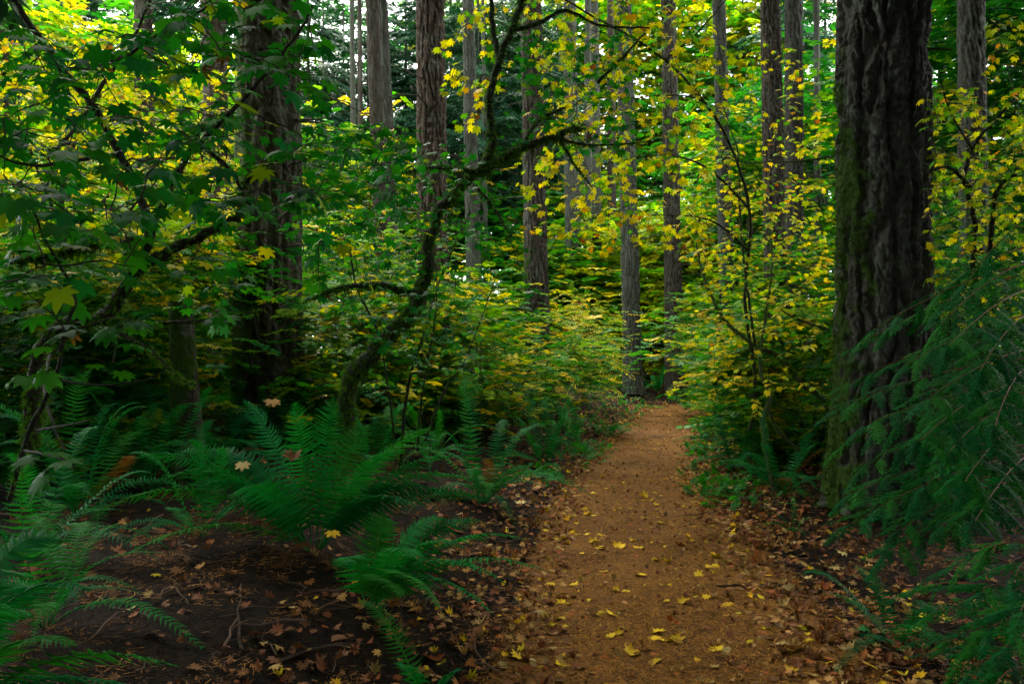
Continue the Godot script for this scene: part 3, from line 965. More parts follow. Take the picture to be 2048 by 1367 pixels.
# ---------------------------------------------------------------- the tall firs
func firs() -> void:
	# label, px at eye level, px at the top edge, width in px, metres away, bark, crown from, height, boughs, seed, moss, detail
	fir("huge fir trunk with deeply furrowed mossy grey bark beside the trail", 1762, 1766, 172, 6.8, "dark", 12.0, 36, 170, 1, 0.16, 3)
	fir("thick dark trunk with moss-patched bark and sword ferns at its foot", 538, 535, 130, 10.0, "green", 10.0, 34, 170, 2, 0.75, 2)
	fir("reddish-brown stringy-barked trunk behind the mossy leaning vine maple", 870, 862, 62, 14.0, "red", 14.0, 32, 50, 3, 0.0, 2)
	fir("brown fir trunk of a leaning pair, thicker of the two", 775, 747, 31, 20.0, "brown", 14.0, 30, 50, 4)
	fir("brown fir trunk of a leaning pair, thinner and darker of the two", 800, 768, 26, 21.0, "dark", 14.0, 30, 50, 5)
	fir("slender grey fir of a close pair against the bright sky", 712, 704, 14, 27.0, "grey", 16.7, 26, 50, 6, 0.0, 0)
	fir("slender brown fir of a close pair against the bright sky", 724, 719, 13, 28.5, "brown", 17.7, 27, 50, 7, 0.0, 0)
	fir("reddish fir trunk rising behind yellow maple leaves near the thick mossy trunk", 448, 428, 52, 15.0, "red", 14.0, 31, 50, 8)
	fir("brown fir trunk almost hidden by yellow maple foliage", 300, 287, 42, 18.0, "brown", 14.0, 31, 50, 9)
	fir("dark narrow fir trunk behind the densest yellow maple leaves", 10, 3, 26, 16.0, "dark", 14.0, 30, 50, 10)
	fir("pale grey fir trunk showing above the mossy maple fork", 952, 938, 30, 19.0, "grey", 14.0, 31, 50, 11)
	fir("thin pole-like fir beside the pale grey trunk", 974, 966, 11, 28.0, "grey", 17.4, 25, 50, 12, 0.0, 0)
	fir("brown furrowed fir trunk standing in small-leaved yellow shrubs", 1078, 1064, 47, 16.0, "brown", 14.0, 32, 50, 13, 0.1, 2)
	fir("tall grey-brown fir in the cluster behind the shrubs, widest one", 1150, 1140, 34, 26.0, "grey", 16.1, 30, 50, 14)
	fir("thin fir touching the widest trunk of the cluster", 1174, 1176, 18, 29.0, "grey", 18.0, 29, 50, 15, 0.0, 0)
	fir("pale straight fir of the cluster behind the yellow shrubs", 1197, 1190, 21, 27.0, "grey", 16.7, 29, 50, 16, 0.0, 0)
	fir("dim narrow fir close behind the trunk at the trail's bend", 1226, 1222, 20, 30.0, "brown", 18.6, 29, 50, 17, 0.0, 0)
	fir("grey fir trunk at the inside of the trail's bend", 1266, 1250, 36, 20.6, "grey", 14.0, 32, 50, 18, 0.12, 2)
	fir("brown fir trunk standing at the end of the visible trail", 1350, 1339, 35, 20.9, "brown", 14.0, 32, 50, 19, 0.0, 2)
	fir("mottled grey fir trunk among yellow maple leaves beyond the trail edge", 1460, 1442, 30, 16.5, "grey", 14.0, 31, 50, 20)
	fir("brown-grey fir trunk, larger of two side by side", 1556, 1544, 43, 14.0, "brown", 14.0, 32, 50, 21, 0.0, 2)
	fir("dark brown fir trunk, smaller of two side by side", 1592, 1588, 38, 15.4, "dark", 14.0, 32, 50, 22)
	fir("thin grey fir between the paired trunks and the huge furrowed trunk", 1637, 1634, 16, 22.0, "grey", 14.0, 28, 50, 23, 0.0, 0)
	fir("thin grey fir seen past the edge of the huge furrowed trunk", 1888, 1884, 17, 19.0, "grey", 14.0, 28, 50, 24, 0.0, 0)
	fir("dark reddish trunk behind the yellow maple and the cedar sapling", 1950, 1945, 54, 11.5, "dark", 9.0, 32, 120, 25)
	var n := 60
	for a in [[650, 36.0, 18.0, 4.0], [690, 41.0, 20.0, 5.0], [815, 34.0, 17.0, 4.5], [905, 38.0, 19.0, 5.0], [1010, 35.0, 17.0, 5.0], [1040, 43.0, 21.0, 6.0], [1120, 39.0, 20.0, 6.0], [1490, 40.0, 20.0, 6.0], [1655, 33.0, 18.0, 5.0], [1865, 30.0, 17.0, 5.0], [520, 33.0, 18.0, 5.0], [345, 32.0, 18.0, 5.0], [170, 31.0, 18.0, 5.0], [40, 33.0, 18.0, 5.0], [2020, 29.0, 17.0, 5.0], [620, 30.0, 18.0, 5.5], [740, 33.0, 20.0, 6.0], [860, 32.0, 19.0, 6.0], [960, 30.0, 18.0, 6.5], [1060, 33.0, 19.0, 7.0], [1610, 29.0, 18.0, 6.0], [110, 27.0, 18.0, 6.0], [260, 28.0, 18.0, 6.5], [410, 28.0, 18.0, 6.5]]:
		var by: String = "the huge furrowed trunk" if a[0] > 1600 else "the clearing past the trail's bend" if a[0] > 1100 else "the pale grey trunk above the mossy fork" if a[0] > 880 else "the leaning pair of brown firs" if a[0] > 600 else "the golden vine maple"
		fir("slender drooping hemlock with bluish-green boughs far behind " + by, a[0], a[0] - 4, 11, a[1], "grey", a[3], a[2], 140, n, 0.0, 0, "hemlocks against the sky")
		n += 1
	# a broken, mossy snag without a crown
	rng.seed = 31
	var foot := Vector3((378.0 - 1024.0) / FOCAL * 6.6, 0, -6.6)
	foot.y = ground_y(foot.x, foot.z)
	var snag := thing("tree_stump", "short broken snag wrapped in moss among the ferns", "stump", foot)
	part("trunk", trunk_mesh(PackedVector3Array([Vector3.ZERO, Vector3(-0.03, 0.85, 0), Vector3(-0.07, 1.55, 0)]), 0.13, 0.09, 60, 90, 1.45, 31, 0.022, 7.0, 0.5, Color(0.05, 0.042, 0.03), 1.0, PI), bark_mat("bark", Color.WHITE), snag)
	# unseen firs added round the viewpoint, crowns kept low to darken the near trail
	var k := 40
	for p in [[-6.6, 3.0], [-2.6, 5.0], [2.9, 3.2], [5.6, 0.2], [-8.0, -4.0], [7.6, -5.5], [0.8, 8.5], [-6.2, 7.0], [7.0, 7.0], [12.0, -4.0], [-10.5, 1.0]]:
		fir_at("unseen tall fir added beside the viewpoint, its low dense crown shading the trail", Vector3(p[0], ground_y(p[0], p[1]), p[1]), 0.0, 0.36, 12.0, "brown", 6.0, 30.0, 290, k, 0.0, 0, "unseen added firs around the viewpoint", 4.6)
		k += 1

	# the wood goes on unseen; these broadleaf trees are added to block low sky
	k = 100
	for p in [[-9.0, 3.0], [-8.0, 9.0], [-3.0, 11.5], [3.0, 12.0], [8.5, 9.0], [9.5, 2.5], [-12.5, -3.0], [12.0, -1.5], [-5.5, 4.5], [5.8, 4.8], [0.0, 7.5], [-15.0, 5.0], [15.0, 5.0]]:
		leafy("added_shade_tree", "unseen broadleaf tree added to close off the sky behind the viewpoint", "tree", Vector3(p[0], ground_y(p[0], p[1]), p[1]), 15.0, 3.2, 0.4, 420, 1.5, 2, PAL_DEEP, k, "unseen added broadleaf trees around the viewpoint", 3, 20)
		k += 1
	for p in [[2.7, 1.0, 0.0, 0.0], [0.2, 4.2, 0.0, 0.0], [5.0, -2.2, -1.6, -2.5], [3.4, -0.6, -2.2, -2.4]]:  # added out of view, crowns shifted over the near trail to darken it
		leafy("added_shade_tree", "unseen spreading maple added to roof and shade the near end of the trail", "tree", Vector3(p[0], ground_y(p[0], p[1]), p[1]), 11.0, 2.7, 8.2, 700, 1.1, 2, PAL_TURNING, k, "unseen added broadleaf trees around the viewpoint", 4, 14, Vector3(p[2], 0, p[3]))
		k += 1

# ---------------------------------------------------------------- understory
const PAL_GREEN := [[Color(0.008, 0.115, 0.014), 4.0], [Color(0.022, 0.16, 0.012), 3.0], [Color(0.006, 0.098, 0.026), 3.0], [Color(0.19, 0.29, 0.008), 0.8], [Color(0.55, 0.40, 0.006), 0.15]]
const PAL_TURNING := [[Color(0.035, 0.2, 0.012), 4.0], [Color(0.16, 0.31, 0.010), 3.0], [Color(0.55, 0.45, 0.010), 1.6], [Color(0.010, 0.11, 0.016), 2.0]]
const PAL_YELLOW := [[Color(0.60, 0.48, 0.006), 4.2], [Color(0.36, 0.42, 0.008), 3.0], [Color(0.55, 0.26, 0.006), 0.35], [Color(0.08, 0.27, 0.010), 2.4], [Color(0.25, 0.08, 0.012), 0.1]]
const PAL_PALE := [[Color(0.54, 0.47, 0.02), 3.0], [Color(0.24, 0.40, 0.014), 4.0], [Color(0.06, 0.25, 0.016), 3.5]]
const PAL_GLOW := [[Color(0.50, 0.46, 0.010), 3.0], [Color(0.30, 0.43, 0.012), 4.0], [Color(0.08, 0.28, 0.014), 3.0]]
const PAL_DEEP := [[Color(0.006, 0.09, 0.018), 4.0], [Color(0.014, 0.12, 0.02), 3.0], [Color(0.025, 0.16, 0.016), 1.0]]

func spot(px: float, d: float) -> Vector3:
	var x := (px - 1024.0) / FOCAL * d
	return Vector3(x, ground_y(x, -d), -d)

func understory() -> void:
	var k := 200
	# small-leaved shrubs along the trail
	for a in [[955, 10.5, 1.7, 0.7, 400, 2, "bushy green shrub in front of the brown furrowed trunk, over the finely cut fern"], [1030, 12.0, 1.7, 0.7, 330, 0, "airy shrub of tiny pale leaves at the brown furrowed trunk's foot"], [1115, 13.5, 1.7, 0.7, 330, 2, "yellow-speckled green shrub beside the trail before the grey bend trunk"], [1165, 16.5, 1.8, 0.6, 420, 0, "low pale-leaved shrub next to the grey trunk inside the bend"], [990, 14.5, 2.7, 0.9, 420, 2, "taller green shrub behind the brown furrowed trunk"], [1115, 18.0, 2.6, 1.1, 400, 1, "yellow shrub in front of the cluster of grey firs"], [900, 12.5, 2.6, 1.0, 620, 2, "green shrub at the reddish stringy-barked trunk"], [800, 11.0, 2.2, 1.0, 620, 2, "green shrub behind the mossy leaning trunk"], [1195, 21.5, 2.4, 0.7, 420, 0, "pale shrub tucked behind the grey trunk inside the bend"]]:
		leafy("huckleberry_shrub", a[6], "shrub", spot(a[0], a[1]), a[2] * 0.85, a[3], 0.25, a[4], 0.31, 1 if a[5] != 2 else 0, [PAL_PALE, PAL_YELLOW, PAL_TURNING][a[5]], k, "small-leaved shrubs of the understory", 6, 14)
		k += 1
	for a in [[1485, 14.0, 1.7, 0.6, 420, 2, "yellow-green shrub by the mottled grey trunk at the trail"], [1515, 12.0, 1.7, 0.6, 480, 2, "yellow-green shrub under the sprawling vine maple"], [1545, 10.5, 1.8, 0.7, 480, 2, "leafy shrub at the foot of the two side-by-side trunks"], [1620, 9.5, 2.0, 0.7, 480, 2, "green shrub hugging the far side of the huge furrowed trunk"], [1430, 20.0, 2.6, 0.6, 420, 0, "pale yellow shrub just past the trail's end trunk"], [1500, 16.5, 3.4, 1.2, 620, 2, "tall yellow-green shrub behind the mottled grey trunk"], [1600, 14.0, 3.0, 1.1, 620, 2, "yellow-green shrub between the paired trunks and the thin grey fir"], [1900, 8.5, 2.2, 0.9, 620, 3, "deep green shrub between the huge trunk and the cedar sapling"], [2000, 7.5, 2.0, 0.9, 620, 3, "deep green shrub behind the cedar sapling's top"], [1960, 10.0, 3.0, 1.2, 760, 3, "tall deep green shrub around the dark reddish trunk"]]:
		leafy("hazel_shrub", a[6], "shrub", spot(a[0], a[1]), a[2], a[3], 0.2, a[4] * 3 / 2, 0.32, 1 if a[5] != 2 else 0, [PAL_PALE, PAL_YELLOW, PAL_TURNING, PAL_DEEP][a[5]], k, "shrubs beyond the trail edge", 5, 12)
		k += 1
	# green and yellow bushes under the maples
	for a in [[60, 7.0, 1.7, 1.0, 620, 0, "dark green thicket among ferns under the green vine maple"], [200, 8.0, 2.2, 1.1, 760, 1, "yellow-green thicket at the golden maple's foot"], [300, 9.5, 2.4, 0.9, 820, 1, "yellow-green thicket behind the broken mossy snag"], [395, 12.0, 3.0, 0.9, 820, 1, "yellow thicket beside the thick moss-patched trunk"], [690, 9.6, 1.7, 0.6, 420, 2, "green thicket under the mossy horizontal limb"], [700, 12.5, 2.5, 1.0, 560, 2, "green thicket between the moss-patched and the reddish trunk"], [600, 13.5, 3.4, 1.3, 760, 1, "yellow-green thicket just behind the thick moss-patched trunk"], [150, 11.0, 3.6, 1.5, 960, 1, "tall yellow thicket behind the golden vine maple"], [20, 9.5, 3.4, 1.4, 860, 1, "tall yellow-green thicket at the dark narrow trunk"], [760, 15.0, 3.6, 1.4, 760, 2, "green thicket around the leaning pair of brown firs"]]:
		leafy("thicket_shrub", a[6], "shrub", spot(a[0], a[1]), a[2], a[3], 0.2, a[4] * 5 / 4, 0.34, 0, [PAL_DEEP, PAL_TURNING, PAL_TURNING][a[5]], k, "thickets under the vine maples", 5, 12)
		k += 1
	# bright young broadleaf trees beyond the bend
	for a in [[1300, 26.0, 5.0, 1.5, 0], [1345, 30.0, 6.0, 1.8, 0], [1240, 33.0, 6.0, 1.8, 0], [1410, 28.0, 6.0, 1.6, 0], [1500, 25.0, 8.0, 2.2, 1], [1600, 27.0, 10.0, 2.4, 2], [1680, 24.0, 11.0, 2.4, 2], [1120, 34.0, 8.0, 2.6, 1], [1020, 31.0, 7.0, 2.4, 1], [1055, 27.0, 4.6, 1.3, 1], [1112, 25.0, 4.2, 1.2, 1], [1165, 28.0, 5.0, 1.3, 0], [900, 30.0, 7.0, 2.4, 2], [790, 30.0, 7.5, 2.4, 1], [680, 27.0, 7.5, 2.2, 1], [560, 24.0, 8.0, 2.4, 1], [440, 24.0, 9.0, 2.4, 0], [330, 22.0, 9.0, 2.4, 0], [200, 21.0, 9.0, 2.4, 0], [80, 20.0, 9.0, 2.4, 1], [1880, 18.0, 8.0, 2.2, 1], [2010, 17.0, 9.0, 2.2, 2], [1780, 21.0, 8.0, 2.2, 1], [1460, 36.0, 12.0, 3.2, 2], [1300, 44.0, 7.5, 3.2, 0], [1380, 48.0, 9.0, 3.2, 0], [1230, 50.0, 9.0, 3.2, 1], [-40, 16.0, 8.0, 2.2, 1], [2110, 14.0, 8.0, 2.0, 2]]:
		leafy("young_maple_tree", ["bright yellow broadleaf sapling glowing beyond the trail's bend", "yellow-green broadleaf sapling filling the gaps between far trunks", "tall green broadleaf tree with sky showing through its leaves"][a[4]], "tree", spot(a[0], a[1]), a[2], a[3], 0.5, 1300, 0.62, 0, [PAL_GLOW, PAL_TURNING, PAL_DEEP][a[4]], k, "broadleaf trees beyond the firs", 3, 16)
		k += 1
	for a in [[1205, 43.0, 21.0], [1275, 47.0, 24.0], [1335, 42.0, 20.0], [1390, 46.0, 23.0], [1455, 43.0, 22.0], [1540, 40.0, 21.0], [960, 42.0, 21.0], [1090, 45.0, 23.0]]:
		leafy("far_tree", "tall yellowing tree whose high crown closes the sky beyond the clearing", "tree", spot(a[0], a[1]), a[2], 2.6, 8.0, 1300, 0.8, 2, PAL_GLOW if k % 2 else PAL_TURNING, k, "high crowns beyond the clearing", 2, 22)
		k += 1
	for a in [[1305, 23.5, 2.6, 0.7], [1385, 24.5, 3.2, 0.8], [1340, 27.0, 3.4, 1.0], [1275, 28.0, 3.4, 1.0], [1420, 23.0, 2.8, 0.7]]:
		leafy("hazel_shrub", "bright yellow-green shrub in the clearing past the trail's end", "shrub", spot(a[0], a[1]), a[2], a[3], 0.2, 620, 0.4, 0, PAL_GLOW, k, "shrubs of the bright clearing", 5, 12)
		k += 1
	# dense far wood
	for j in 26:
		var px := -500.0 + j * 125.0
		if px > 1200.0 and px < 1450.0: continue      # the clearing beyond the bend
		var d := 44.0 + 9.0 * ((j * 7) % 5) / 4.0
		leafy("far_tree", "hazy green tree in the far wood behind all the trunks", "tree", spot(px, d), 15.0 + 11.0 * ((j * 5) % 4) / 3.0, 3.8, 0.4, 950, 0.95, 2, PAL_DEEP if j % 3 else PAL_TURNING, k, "trees of the far wood", 2, 18)
		k += 1

# ---------------------------------------------------------------- vine maples, limb by limb
func maples() -> void:
	# the mossy leaning one in the middle
	vine_maple("leaning vine maple with thick mossy trunk and forked limb over the ferns", [
		[[[690, 880, 6.6], [700, 760, 6.4], [760, 690, 6.3], [825, 620, 6.2], [850, 555, 6.1], [860, 480, 6.1], [885, 415, 6.0], [960, 345, 5.9], [1040, 300, 5.8], [1130, 265, 5.7], [1160, 255, 5.6]], 0.072, 0.012, 1.0],
		[[[960, 340, 5.9], [985, 290, 5.9], [978, 210, 5.9], [1003, 110, 5.9], [1035, 30, 5.9], [1060, -60, 5.9]], 0.034, 0.02, 0.6],
		[[[1000, 120, 5.9], [985, 50, 6.0], [980, -60, 6.0]], 0.025, 0.015, 0.3],
		[[[950, 345, 5.9], [880, 335, 5.7], [800, 345, 5.5]], 0.022, 0.006, 0.8],
		[[[835, 590, 6.2], [760, 570, 6.0], [690, 575, 5.8], [610, 600, 5.6]], 0.03, 0.009, 1.0],
		[[[1040, 300, 5.8], [1080, 240, 5.7], [1130, 215, 5.6]], 0.022, 0.008, 0.5],
		[[[1110, 275, 5.7], [1180, 290, 5.7], [1280, 285, 5.8]], 0.014, 0.004, 0.4],
		[[[950, 370, 5.9], [990, 420, 5.9], [1020, 470, 5.8]], 0.014, 0.005, 0.7],
		[[[1120, 280, 5.7], [1150, 330, 5.7], [1185, 375, 5.7]], 0.012, 0.004, 0.7],
		[[[1020, 60, 5.9], [1080, 45, 5.8], [1130, 20, 5.8], [1200, 50, 5.8], [1300, 55, 5.8]], 0.018, 0.005, 0.3],
		[[[1195, 165, 5.8], [1245, 115, 5.8], [1290, 65, 5.8]], 0.014, 0.006, 0.5]],
		[[1040, 60, 1280, 300, 5.2, 6.4, 130], [960, 100, 1100, 260, 5.6, 6.4, 26], [820, 280, 1000, 480, 5.2, 6.6, 80], [700, 500, 930, 700, 5.4, 6.6, 90], [600, 300, 850, 560, 5.0, 6.6, 140], [950, 380, 1060, 600, 5.6, 6.6, 24]],
		0.085, PAL_GREEN, 280, 51, Color(0.035, 0.045, 0.02), "", 0.3, 0.9, 0.05)
	# yellow leaves hung over the trail
	vine_maple("vine maple with bright yellow leaves arching high over the trail", [
		[[[1500, 860, 9.0], [1510, 760, 8.9], [1490, 600, 8.6], [1500, 420, 8.2], [1440, 250, 7.8], [1330, 120, 7.4], [1200, 40, 7.2], [1100, -20, 7.2]], 0.022, 0.007, 0.1],
		[[[1440, 250, 7.8], [1400, 200, 7.8], [1330, 190, 7.6], [1240, 200, 7.4]], 0.014, 0.004, 0.1],
		[[[1500, 420, 8.2], [1420, 340, 8.2], [1330, 310, 8.0], [1200, 330, 7.8]], 0.016, 0.004, 0.1],
		[[[1495, 500, 8.4], [1420, 440, 8.2], [1300, 430, 8.0]], 0.014, 0.004, 0.1],
		[[[1330, 120, 7.4], [1400, 60, 7.2], [1460, -10, 7.0]], 0.012, 0.005, 0.0]],
		[[1050, -20, 1420, 130, 6.8, 8.0, 210], [1080, 120, 1400, 330, 7.0, 8.4, 230], [1150, 300, 1420, 500, 7.4, 8.8, 150], [880, 0, 1010, 160, 6.6, 7.4, 34], [890, 150, 980, 250, 6.8, 7.6, 14], [1380, 80, 1480, 230, 6.8, 8.0, 40], [1040, 300, 1160, 460, 7.4, 8.4, 30]],
		0.108, PAL_YELLOW, 300, 52, Color(0.05, 0.055, 0.035), "", 0.5, 0.8, 0.0)
	# by the foot of the huge trunk
	vine_maple("sprawling yellow-green vine maple growing from beside the huge furrowed trunk", [
		[[[1665, 930, 8.4], [1655, 815, 8.4], [1600, 765, 8.4], [1560, 715, 8.5], [1510, 690, 8.6], [1450, 640, 8.8], [1410, 560, 9.0], [1393, 480, 9.2], [1400, 430, 9.2]], 0.035, 0.008, 0.5],
		[[[1550, 1000, 7.6], [1525, 850, 8.0], [1540, 790, 8.2], [1520, 740, 8.4], [1530, 640, 8.6], [1545, 520, 8.8], [1530, 400, 9.0]], 0.025, 0.006, 0.3],
		[[[1600, 900, 8.0], [1555, 860, 8.1], [1530, 800, 8.2]], 0.02, 0.012, 0.3],
		[[[1510, 690, 8.6], [1495, 580, 8.6], [1480, 440, 8.6], [1475, 300, 8.6], [1440, 220, 8.6]], 0.018, 0.005, 0.1],
		[[[1660, 660, 8.6], [1600, 640, 8.6], [1540, 610, 8.8], [1480, 590, 9.0]], 0.014, 0.004, 0.1],
		[[[1675, 312, 8.4], [1600, 322, 8.6], [1520, 325, 8.8], [1460, 330, 9.0]], 0.012, 0.004, 0.1]],
		[[1380, 200, 1660, 380, 8.0, 9.6, 90], [1360, 360, 1660, 520, 8.0, 9.8, 200], [1380, 500, 1660, 700, 8.0, 9.8, 220], [1420, 660, 1640, 800, 7.8, 9.4, 80], [1480, 60, 1640, 220, 8.2, 9.2, 24]],
		0.088, PAL_YELLOW, 300, 53, Color(0.05, 0.07, 0.03), "", 0.32, 0.85, 0.03)
	# beyond the huge trunk
	vine_maple("yellow-green vine maple with crooked dark stems behind the cedar sapling", [
		[[[1965, 900, 7.4], [1960, 700, 7.2], [1945, 560, 7.0], [1950, 440, 6.8], [1930, 360, 6.8], [1950, 290, 6.8], [2000, 230, 6.8], [2060, 160, 6.8]], 0.03, 0.01, 0.1],
		[[[1960, 640, 7.2], [1985, 450, 6.8], [2000, 370, 6.6], [2060, 340, 6.4]], 0.025, 0.012, 0.3],
		[[[1945, 380, 6.8], [1900, 335, 6.8], [1855, 345, 6.8]], 0.02, 0.008, 0.3],
		[[[1945, 300, 6.8], [1900, 220, 6.8], [1880, 150, 6.8]], 0.01, 0.004, 0.1],
		[[[1880, 760, 7.4], [1900, 640, 7.2], [1870, 560, 7.0]], 0.012, 0.005, 0.1]],
		[[1850, 170, 2060, 330, 6.0, 7.6, 150], [1850, 320, 2060, 480, 6.0, 7.8, 180], [1850, 460, 2060, 640, 6.0, 7.8, 140], [1980, 20, 2060, 120, 5.4, 6.4, 20]],
		0.085, [[Color(0.5, 0.42, 0.010), 2.6], [Color(0.25, 0.33, 0.012), 3.0], [Color(0.07, 0.21, 0.014), 3.0], [Color(0.5, 0.22, 0.008), 0.4]], 260, 54, Color(0.04, 0.045, 0.03), "", 0.4, 0.85, 0.03)
	# the big green one close by, with dark crooked limbs
	vine_maple("spreading green vine maple with dark crooked limbs hung with moss", [
		[[[60, 900, 3.6], [75, 720, 3.6], [127, 652, 3.5], [190, 643, 3.5], [240, 596, 3.4], [275, 540, 3.4], [345, 500, 3.4], [410, 468, 3.4], [480, 430, 3.4], [500, 395, 3.4], [490, 365, 3.4], [545, 325, 3.4]], 0.038, 0.007, 0.6],
		[[[275, 540, 3.4], [300, 470, 3.4], [330, 400, 3.4], [372, 320, 3.3], [400, 290, 3.3]], 0.022, 0.006, 0.3],
		[[[300, 470, 3.4], [280, 390, 3.5], [240, 310, 3.6], [185, 210, 3.6], [125, 140, 3.6], [40, 20, 3.6], [10, -40, 3.6]], 0.02, 0.012, 0.1],
		[[[400, 290, 3.3], [460, 340, 3.3], [490, 395, 3.3]], 0.01, 0.008, 0.2],
		[[[380, 300, 3.3], [450, 235, 3.2], [530, 150, 3.1], [600, 60, 3.0], [625, 10, 3.0]], 0.011, 0.004, 0.0],
		[[[270, 480, 3.4], [190, 490, 3.4], [100, 515, 3.3], [20, 520, 3.3]], 0.018, 0.008, 1.0],
		[[[240, 310, 3.6], [150, 320, 3.4], [60, 330, 3.2], [-30, 300, 3.1]], 0.012, 0.004, 0.1],
		[[[185, 210, 3.6], [120, 290, 3.3], [95, 300, 3.0]], 0.01, 0.004, 0.1],
		[[[190, 643, 3.5], [300, 700, 3.4], [350, 750, 3.3], [390, 770, 3.2]], 0.012, 0.004, 0.7],
		[[[240, 650, 3.5], [330, 645, 3.5], [420, 640, 3.6], [530, 620, 3.7]], 0.011, 0.004, 0.4],
		[[[100, 700, 3.4], [90, 790, 2.7], [130, 900, 2.4]], 0.008, 0.003, 0.1],
		[[[125, 140, 3.6], [230, 120, 3.2], [330, 60, 3.0], [420, 10, 2.9]], 0.010, 0.004, 0.0]],
		[[0, 40, 330, 260, 2.2, 4.0, 110], [300, -20, 640, 240, 2.3, 3.8, 190], [0, 240, 380, 420, 1.9, 3.8, 140], [330, 220, 640, 420, 2.4, 3.8, 150], [0, 380, 300, 560, 2.0, 3.6, 50], [420, 400, 640, 600, 3.0, 3.9, 50], [560, 240, 820, 480, 3.2, 4.6, 130], [360, 480, 480, 640, 3.2, 4.0, 24]],
		0.105, PAL_GREEN, 300, 55, Color(0.03, 0.034, 0.018), "", 0.28, 0.8, 0.06)
	# its low leaves, on one twig that hangs in front
	vine_maple("low hanging maple shoot with large yellow-edged green leaves above the ferns", [
		[[[20, 1000, 2.6], [60, 860, 2.5], [110, 760, 2.4], [130, 660, 2.4], [150, 590, 2.4], [90, 480, 2.3], [60, 400, 2.2]], 0.009, 0.003, 0.1],
		[[[110, 760, 2.4], [200, 770, 2.3], [290, 760, 2.3], [330, 740, 2.3]], 0.004, 0.002, 0.0],
		[[[70, 860, 2.5], [130, 850, 2.2], [180, 840, 2.1]], 0.004, 0.002, 0.0],
		[[[50, 900, 2.5], [100, 910, 2.1], [150, 930, 2.0]], 0.004, 0.002, 0.0]],
		[[30, 545, 280, 650, 2.1, 2.6, 26], [-20, 690, 120, 790, 2.1, 2.5, 14], [120, 720, 340, 800, 2.1, 2.5, 22], [60, 820, 240, 890, 1.9, 2.3, 18], [40, 890, 210, 960, 1.8, 2.2, 18], [-20, 340, 160, 460, 1.9, 2.4, 14]],
		0.12, [[Color(0.016, 0.13, 0.016), 4.0], [Color(0.03, 0.16, 0.016), 2.0]], 300, 56, Color(0.03, 0.035, 0.02), "", 0.2, 1.3, 0.0)
	# the golden ones behind
	vine_maple("golden vine maple glowing behind the dark green maple limbs", [
		[[[150, 860, 8.5], [170, 650, 8.3], [120, 450, 8.0], [160, 250, 7.6], [240, 120, 7.4], [300, 0, 7.2]], 0.04, 0.012, 0.1],
		[[[130, 480, 8.0], [230, 380, 7.8], [330, 320, 7.6], [430, 300, 7.4]], 0.02, 0.005, 0.1],
		[[[120, 450, 8.0], [60, 300, 7.6], [20, 180, 7.4]], 0.02, 0.006, 0.1],
		[[[170, 600, 8.2], [280, 500, 8.0], [400, 450, 7.8]], 0.016, 0.005, 0.1]],
		[[-20, 60, 280, 280, 6.6, 8.6, 260], [200, 130, 470, 330, 6.8, 8.8, 240], [-20, 260, 300, 460, 6.8, 8.8, 180], [280, 320, 480, 480, 7.0, 9.0, 160], [200, 450, 470, 620, 7.2, 9.0, 120]],
		0.09, PAL_YELLOW, 260, 57, Color(0.05, 0.05, 0.03), "", 0.4, 0.85, 0.02)
	vine_maple("slim green vine maple clump with upright stems in front of the reddish trunk", [
		[[[800, 900, 7.6], [815, 780, 7.5], [850, 660, 7.4], [880, 560, 7.4], [940, 420, 7.4]], 0.018, 0.005, 0.4],
		[[[835, 900, 7.6], [845, 780, 7.5], [870, 640, 7.4], [875, 520, 7.4]], 0.014, 0.004, 0.2],
		[[[850, 880, 7.7], [890, 780, 7.6], [930, 720, 7.6], [990, 560, 7.8]], 0.012, 0.004, 0.1],
		[[[700, 500, 7.4], [715, 580, 7.4], [760, 680, 7.5], [790, 880, 7.6]], 0.01, 0.008, 0.1]],
		[[640, 420, 900, 640, 6.6, 8.2, 130], [820, 560, 980, 780, 6.8, 8.2, 100], [620, 620, 800, 780, 7.0, 8.2, 60], [660, 240, 830, 420, 6.4, 7.8, 70]],
		0.075, [[Color(0.02, 0.13, 0.03), 4.0], [Color(0.05, 0.19, 0.02), 3.0], [Color(0.2, 0.3, 0.015), 1.4], [Color(0.55, 0.42, 0.01), 0.8]], 220, 58, Color(0.03, 0.035, 0.02), "", 0.3, 0.95, 0.05)

